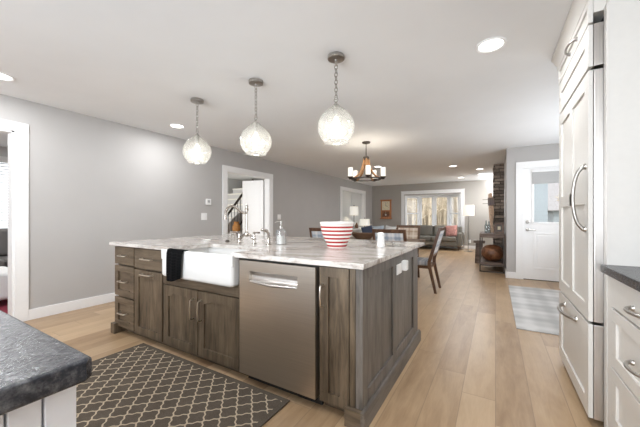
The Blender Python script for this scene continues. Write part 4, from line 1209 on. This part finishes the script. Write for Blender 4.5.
# =================================================================== HALL AND STAIRS
st = thing('staircase', 'pale staircase with dark handrail seen through the hall doorway', 'staircase', (-6.8, 6.0, 0))
z = 0; y = 4.55
for i in range(11):
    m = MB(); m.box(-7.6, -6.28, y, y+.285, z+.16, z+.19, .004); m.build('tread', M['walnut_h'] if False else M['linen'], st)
    B(-7.6, -6.28, y+.02, y+.035, z, z+.16).build('riser', M['trim'], st)
    z += .19; y += .25
m = MB(); s0, s1 = (4.40, .05), (7.35, 2.29)
m.prism([(4.5, 0), (4.75, 0), (7.3, 1.93), (7.3, 2.2), (4.5, .10)], -6.279, -6.25, 'x'); m.build('stringer', M['trim'], st)
sl = .76
def rail_z(yy): return 1.16 + (yy-5.54)*1.08
m = MB(); m.tube([(-6.2, 4.9, 1.16+(4.9-5.54)*1.08), (-6.2, 6.55, rail_z(6.55))], .032, 8); m.build('handrail', M['iron'], st)
for i in range(14):
    yy = 4.95 + i*.11
    m = MB(); m.tube([(-6.2, yy, rail_z(yy)), (-6.2, yy, max(0.0, rail_z(yy)-.78))], .009, 6); m.build('baluster', M['iron'], st)
m = MB(); m.tube([(-6.2, 5.02, 0), (-6.2, 5.02, .0+.02)], .02, 6); m.box(-6.24, -6.16, 4.86, 4.94, 0, .72, .005); m.build('newel_post', M['walnut'], st)
m = MB(); m.tube([(-6.2, 5.2, rail_z(5.2)-.76), (-6.2, 6.5, rail_z(6.5)-.76)], .028, 8); m.build('shoe_rail', M['iron'], st)
tag(MB().lathe([(0, 0), (.07, 0), (.11, .08), (.10, .18), (.06, .25), (.075, .29), (0, .29)], (-5.95, 5.66, 0), 20).build('straw_vase', M['orange']), 'orange straw vase on the hall floor', 'vase')
o = bpy.data.objects['straw_vase']
hs = thing('hall_stand', 'white hall stand below the stair rail', 'table', (-5.95, 5.66, 0))
B(-6.08, -5.82, 5.5, 5.82, .70, .73, .004).build('top', M['trim'], hs)
for x in (-6.05, -5.85):
    for yy in (5.53, 5.79): B(x-.015, x+.015, yy-.015, yy+.015, 0, .70).build('leg', M['trim'], hs)
o.location.z = .73
o['label'] = 'orange straw vase seen below the stair rail through the doorway'
hl = thing('hall_light', 'dark rimmed flush ceiling light in the hall', 'ceiling light', (-5.35, 4.78, CH))
MB().lathe([(0, 0), (.17, 0), (.17, -.04), (.155, -.045), (0, -.045)], (-5.75, 5.05, CH), 28).build('shade', M['shade_grey'], hl)

# =================================================================== SIDE ROOM (far left doorway)
def sofa_x(lab, x0, y0, y1, mat):
    r = thing('sofa', lab, 'sofa', (x0+.45, (y0+y1)/2, 0))
    B(x0+.02, x0+.9, y0+.05, y1-.05, .12, .30, .02).build('base', mat, r)
    MB().box(x0, x0+.22, y0, y1, .12, .90, .05, 3).build('back', mat, r)
    for a, b in ((y0, y0+.18), (y1-.18, y1)): MB().box(x0+.02, x0+.92, a, b, .12, .62, .05, 3).build('arm', mat, r)
    n = 2; w_ = (y1-y0-.36)/n
    for i in range(n):
        a = y0+.18+w_*i
        MB().box(x0+.2, x0+.92, a+.004, a+w_-.004, .30, .48, .05, 3).build('seat_cushion', mat, r)
        MB().box(x0+.18, x0+.40, a+.01, a+w_-.01, .48, .95, .06, 3).build('back_cushion', mat, r)
    for x in (x0+.08, x0+.84):
        for y in (y0+.1, y1-.1): MB().tube([(x, y, .12), (x, y, 0.004)], .02, 8).build('leg', M['walnut'], r)
    return r
sofa_x('charcoal grey sofa under the blinds in the side room', -7.55, .55, 2.45, M['charcoal_fab'])
tag(B(-6.4, -4.75, .2, 2.1, .001, .012, .003).build('red_rug', M['red_rug']), 'dark red rug on the side room floor', 'rug')
ot = thing('ottoman', 'white upholstered ottoman on the red rug', 'ottoman', (-5.75, 1.15, .012))
MB().box(-6.15, -5.35, .75, 1.38, .09, .44, .05, 3).build('cushion', M['white_fab'], ot)
for x in (-6.08, -5.42):
    for y in (.82, 1.31): MB().tube([(x, y, .09), (x, y, .013)], .02, 8).build('leg', M['walnut'], ot)
tt = thing('coffee_table', 'low side room table with books on top', 'table', (-6.35, 1.55, 0))

# =================================================================== OUTDOORS
gd = MB(); gd.box(-40, -8.2, -30, 60, -.6, -.45); gd.box(-8.2, 1.9, 12.6, 60, -.6, -.45); gd.box(.32, 40, 6.75, 60, -.6, -.45)
tag(gd.build('ground', M['ground'], weld=False), 'dry pale lawn outside the windows', 'ground', kind='structure')
def tree_mesh(seed, h_):
    rr = random.Random(seed); m = MB()
    def branch(p, d, L, r, lv):
        q = p + d*L*.5 + Vector((rr.uniform(-.06, .06), rr.uniform(-.06, .06), 0))*L
        e = p + d*L + Vector((0, 0, .04*L))
        m.tube([p, q, e], [r, r*.8, r*.5], 5 if lv == 0 else 4, caps=False)
        if lv >= 3: return
        for i in range(16 if lv == 0 else 4):
            t = rr.uniform(.3, 1.0) if lv else rr.uniform(.15, 1.0)
            a = rr.uniform(0, 2*PI); up = rr.uniform(.35, .9)
            nd = Vector((math.cos(a), math.sin(a), up)).normalized()
            branch(p.lerp(e, t), nd, L*(rr.uniform(.17, .23) if lv == 0 else rr.uniform(.4, .55)), r*.5, lv+1)
    branch(Vector((0, 0, 0)), Vector((rr.uniform(-.05, .05), 0, 1)), h_, .085, 0)
    me = bpy.data.meshes.new('bare_tree'); m.bm.to_mesh(me); m.bm.free(); me.materials.append(M['bark']); return me
tms = [tree_mesh(i, 5.5) for i in range(5)]
rr = random.Random(11)
def tree(x, y, lab, grp):
    o = bpy.data.objects.new('bare_tree', rr.choice(tms)); COL.objects.link(o)
    o.location = (x, y, -.46); o.rotation_euler = (0, 0, rr.uniform(0, 6.28)); s_ = rr.uniform(.9, 1.1); o.scale = (s_, s_, s_)
    tag(o, lab, 'tree', grp)
for y, xs in ((17, (-5.6, -3.1, -.9)), (21, (-7.3, -4.6, -1.9)), (25.2, (-8.6, -5.9, -3.2, -.6))):
    for x in xs: tree(x, y, 'bare sunlit tree beyond the bay window', 'bare trees beyond the bay window')
for x, y in ((3.0, 14.5), (3.6, 18.5)): tree(x, y, 'bare tree beyond the entry door glass', 'bare trees beyond the entry door')
# dense twiggy undergrowth far behind
m = MB(); rr = random.Random(21)
for i in range(1500):
    t = rr.uniform(28, 38); u = rr.uniform(-.36, .0); x, y = u*t, t
    m.tube([(x, y, -.5), (x+rr.uniform(-.6, .6), y, rr.uniform(1.5, 5.2))], [.05, .02], 3, caps=False)
tag(m.build('undergrowth', M['bark'], weld=False), 'dense pale brush beyond the bare trees', 'brush', kind='stuff')
# white shed and neighbouring house seen through the entry door
sh = thing('shed', 'white sided shed beyond the entry door glass', 'shed', (1.2, 14, -.45))
m = MB(); m.box(1.02, 1.62, 13.4, 16, -.45, 2.6)
for i in range(20): m.box(1.015, 1.625, 13.39, 13.4, -.45+i*.15, -.45+i*.15+.135)
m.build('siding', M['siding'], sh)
MB().prism([(.85, 2.55), (1.8, 2.55), (1.32, 3.3)], 13.2, 16.2, 'y').build('roof', M['roofing'], sh)
hs = thing('neighbour_house', 'grey roofed neighbouring house far beyond the entry door', 'house', (5.2, 26, -.45))
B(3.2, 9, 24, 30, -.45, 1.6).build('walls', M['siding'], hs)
MB().prism([(23.6, 1.55), (30.4, 1.55), (27, 4.0)], 2.9, 9.3, 'x').build('roof', M['roofing'], hs)
bpy.data.objects.remove(tt)
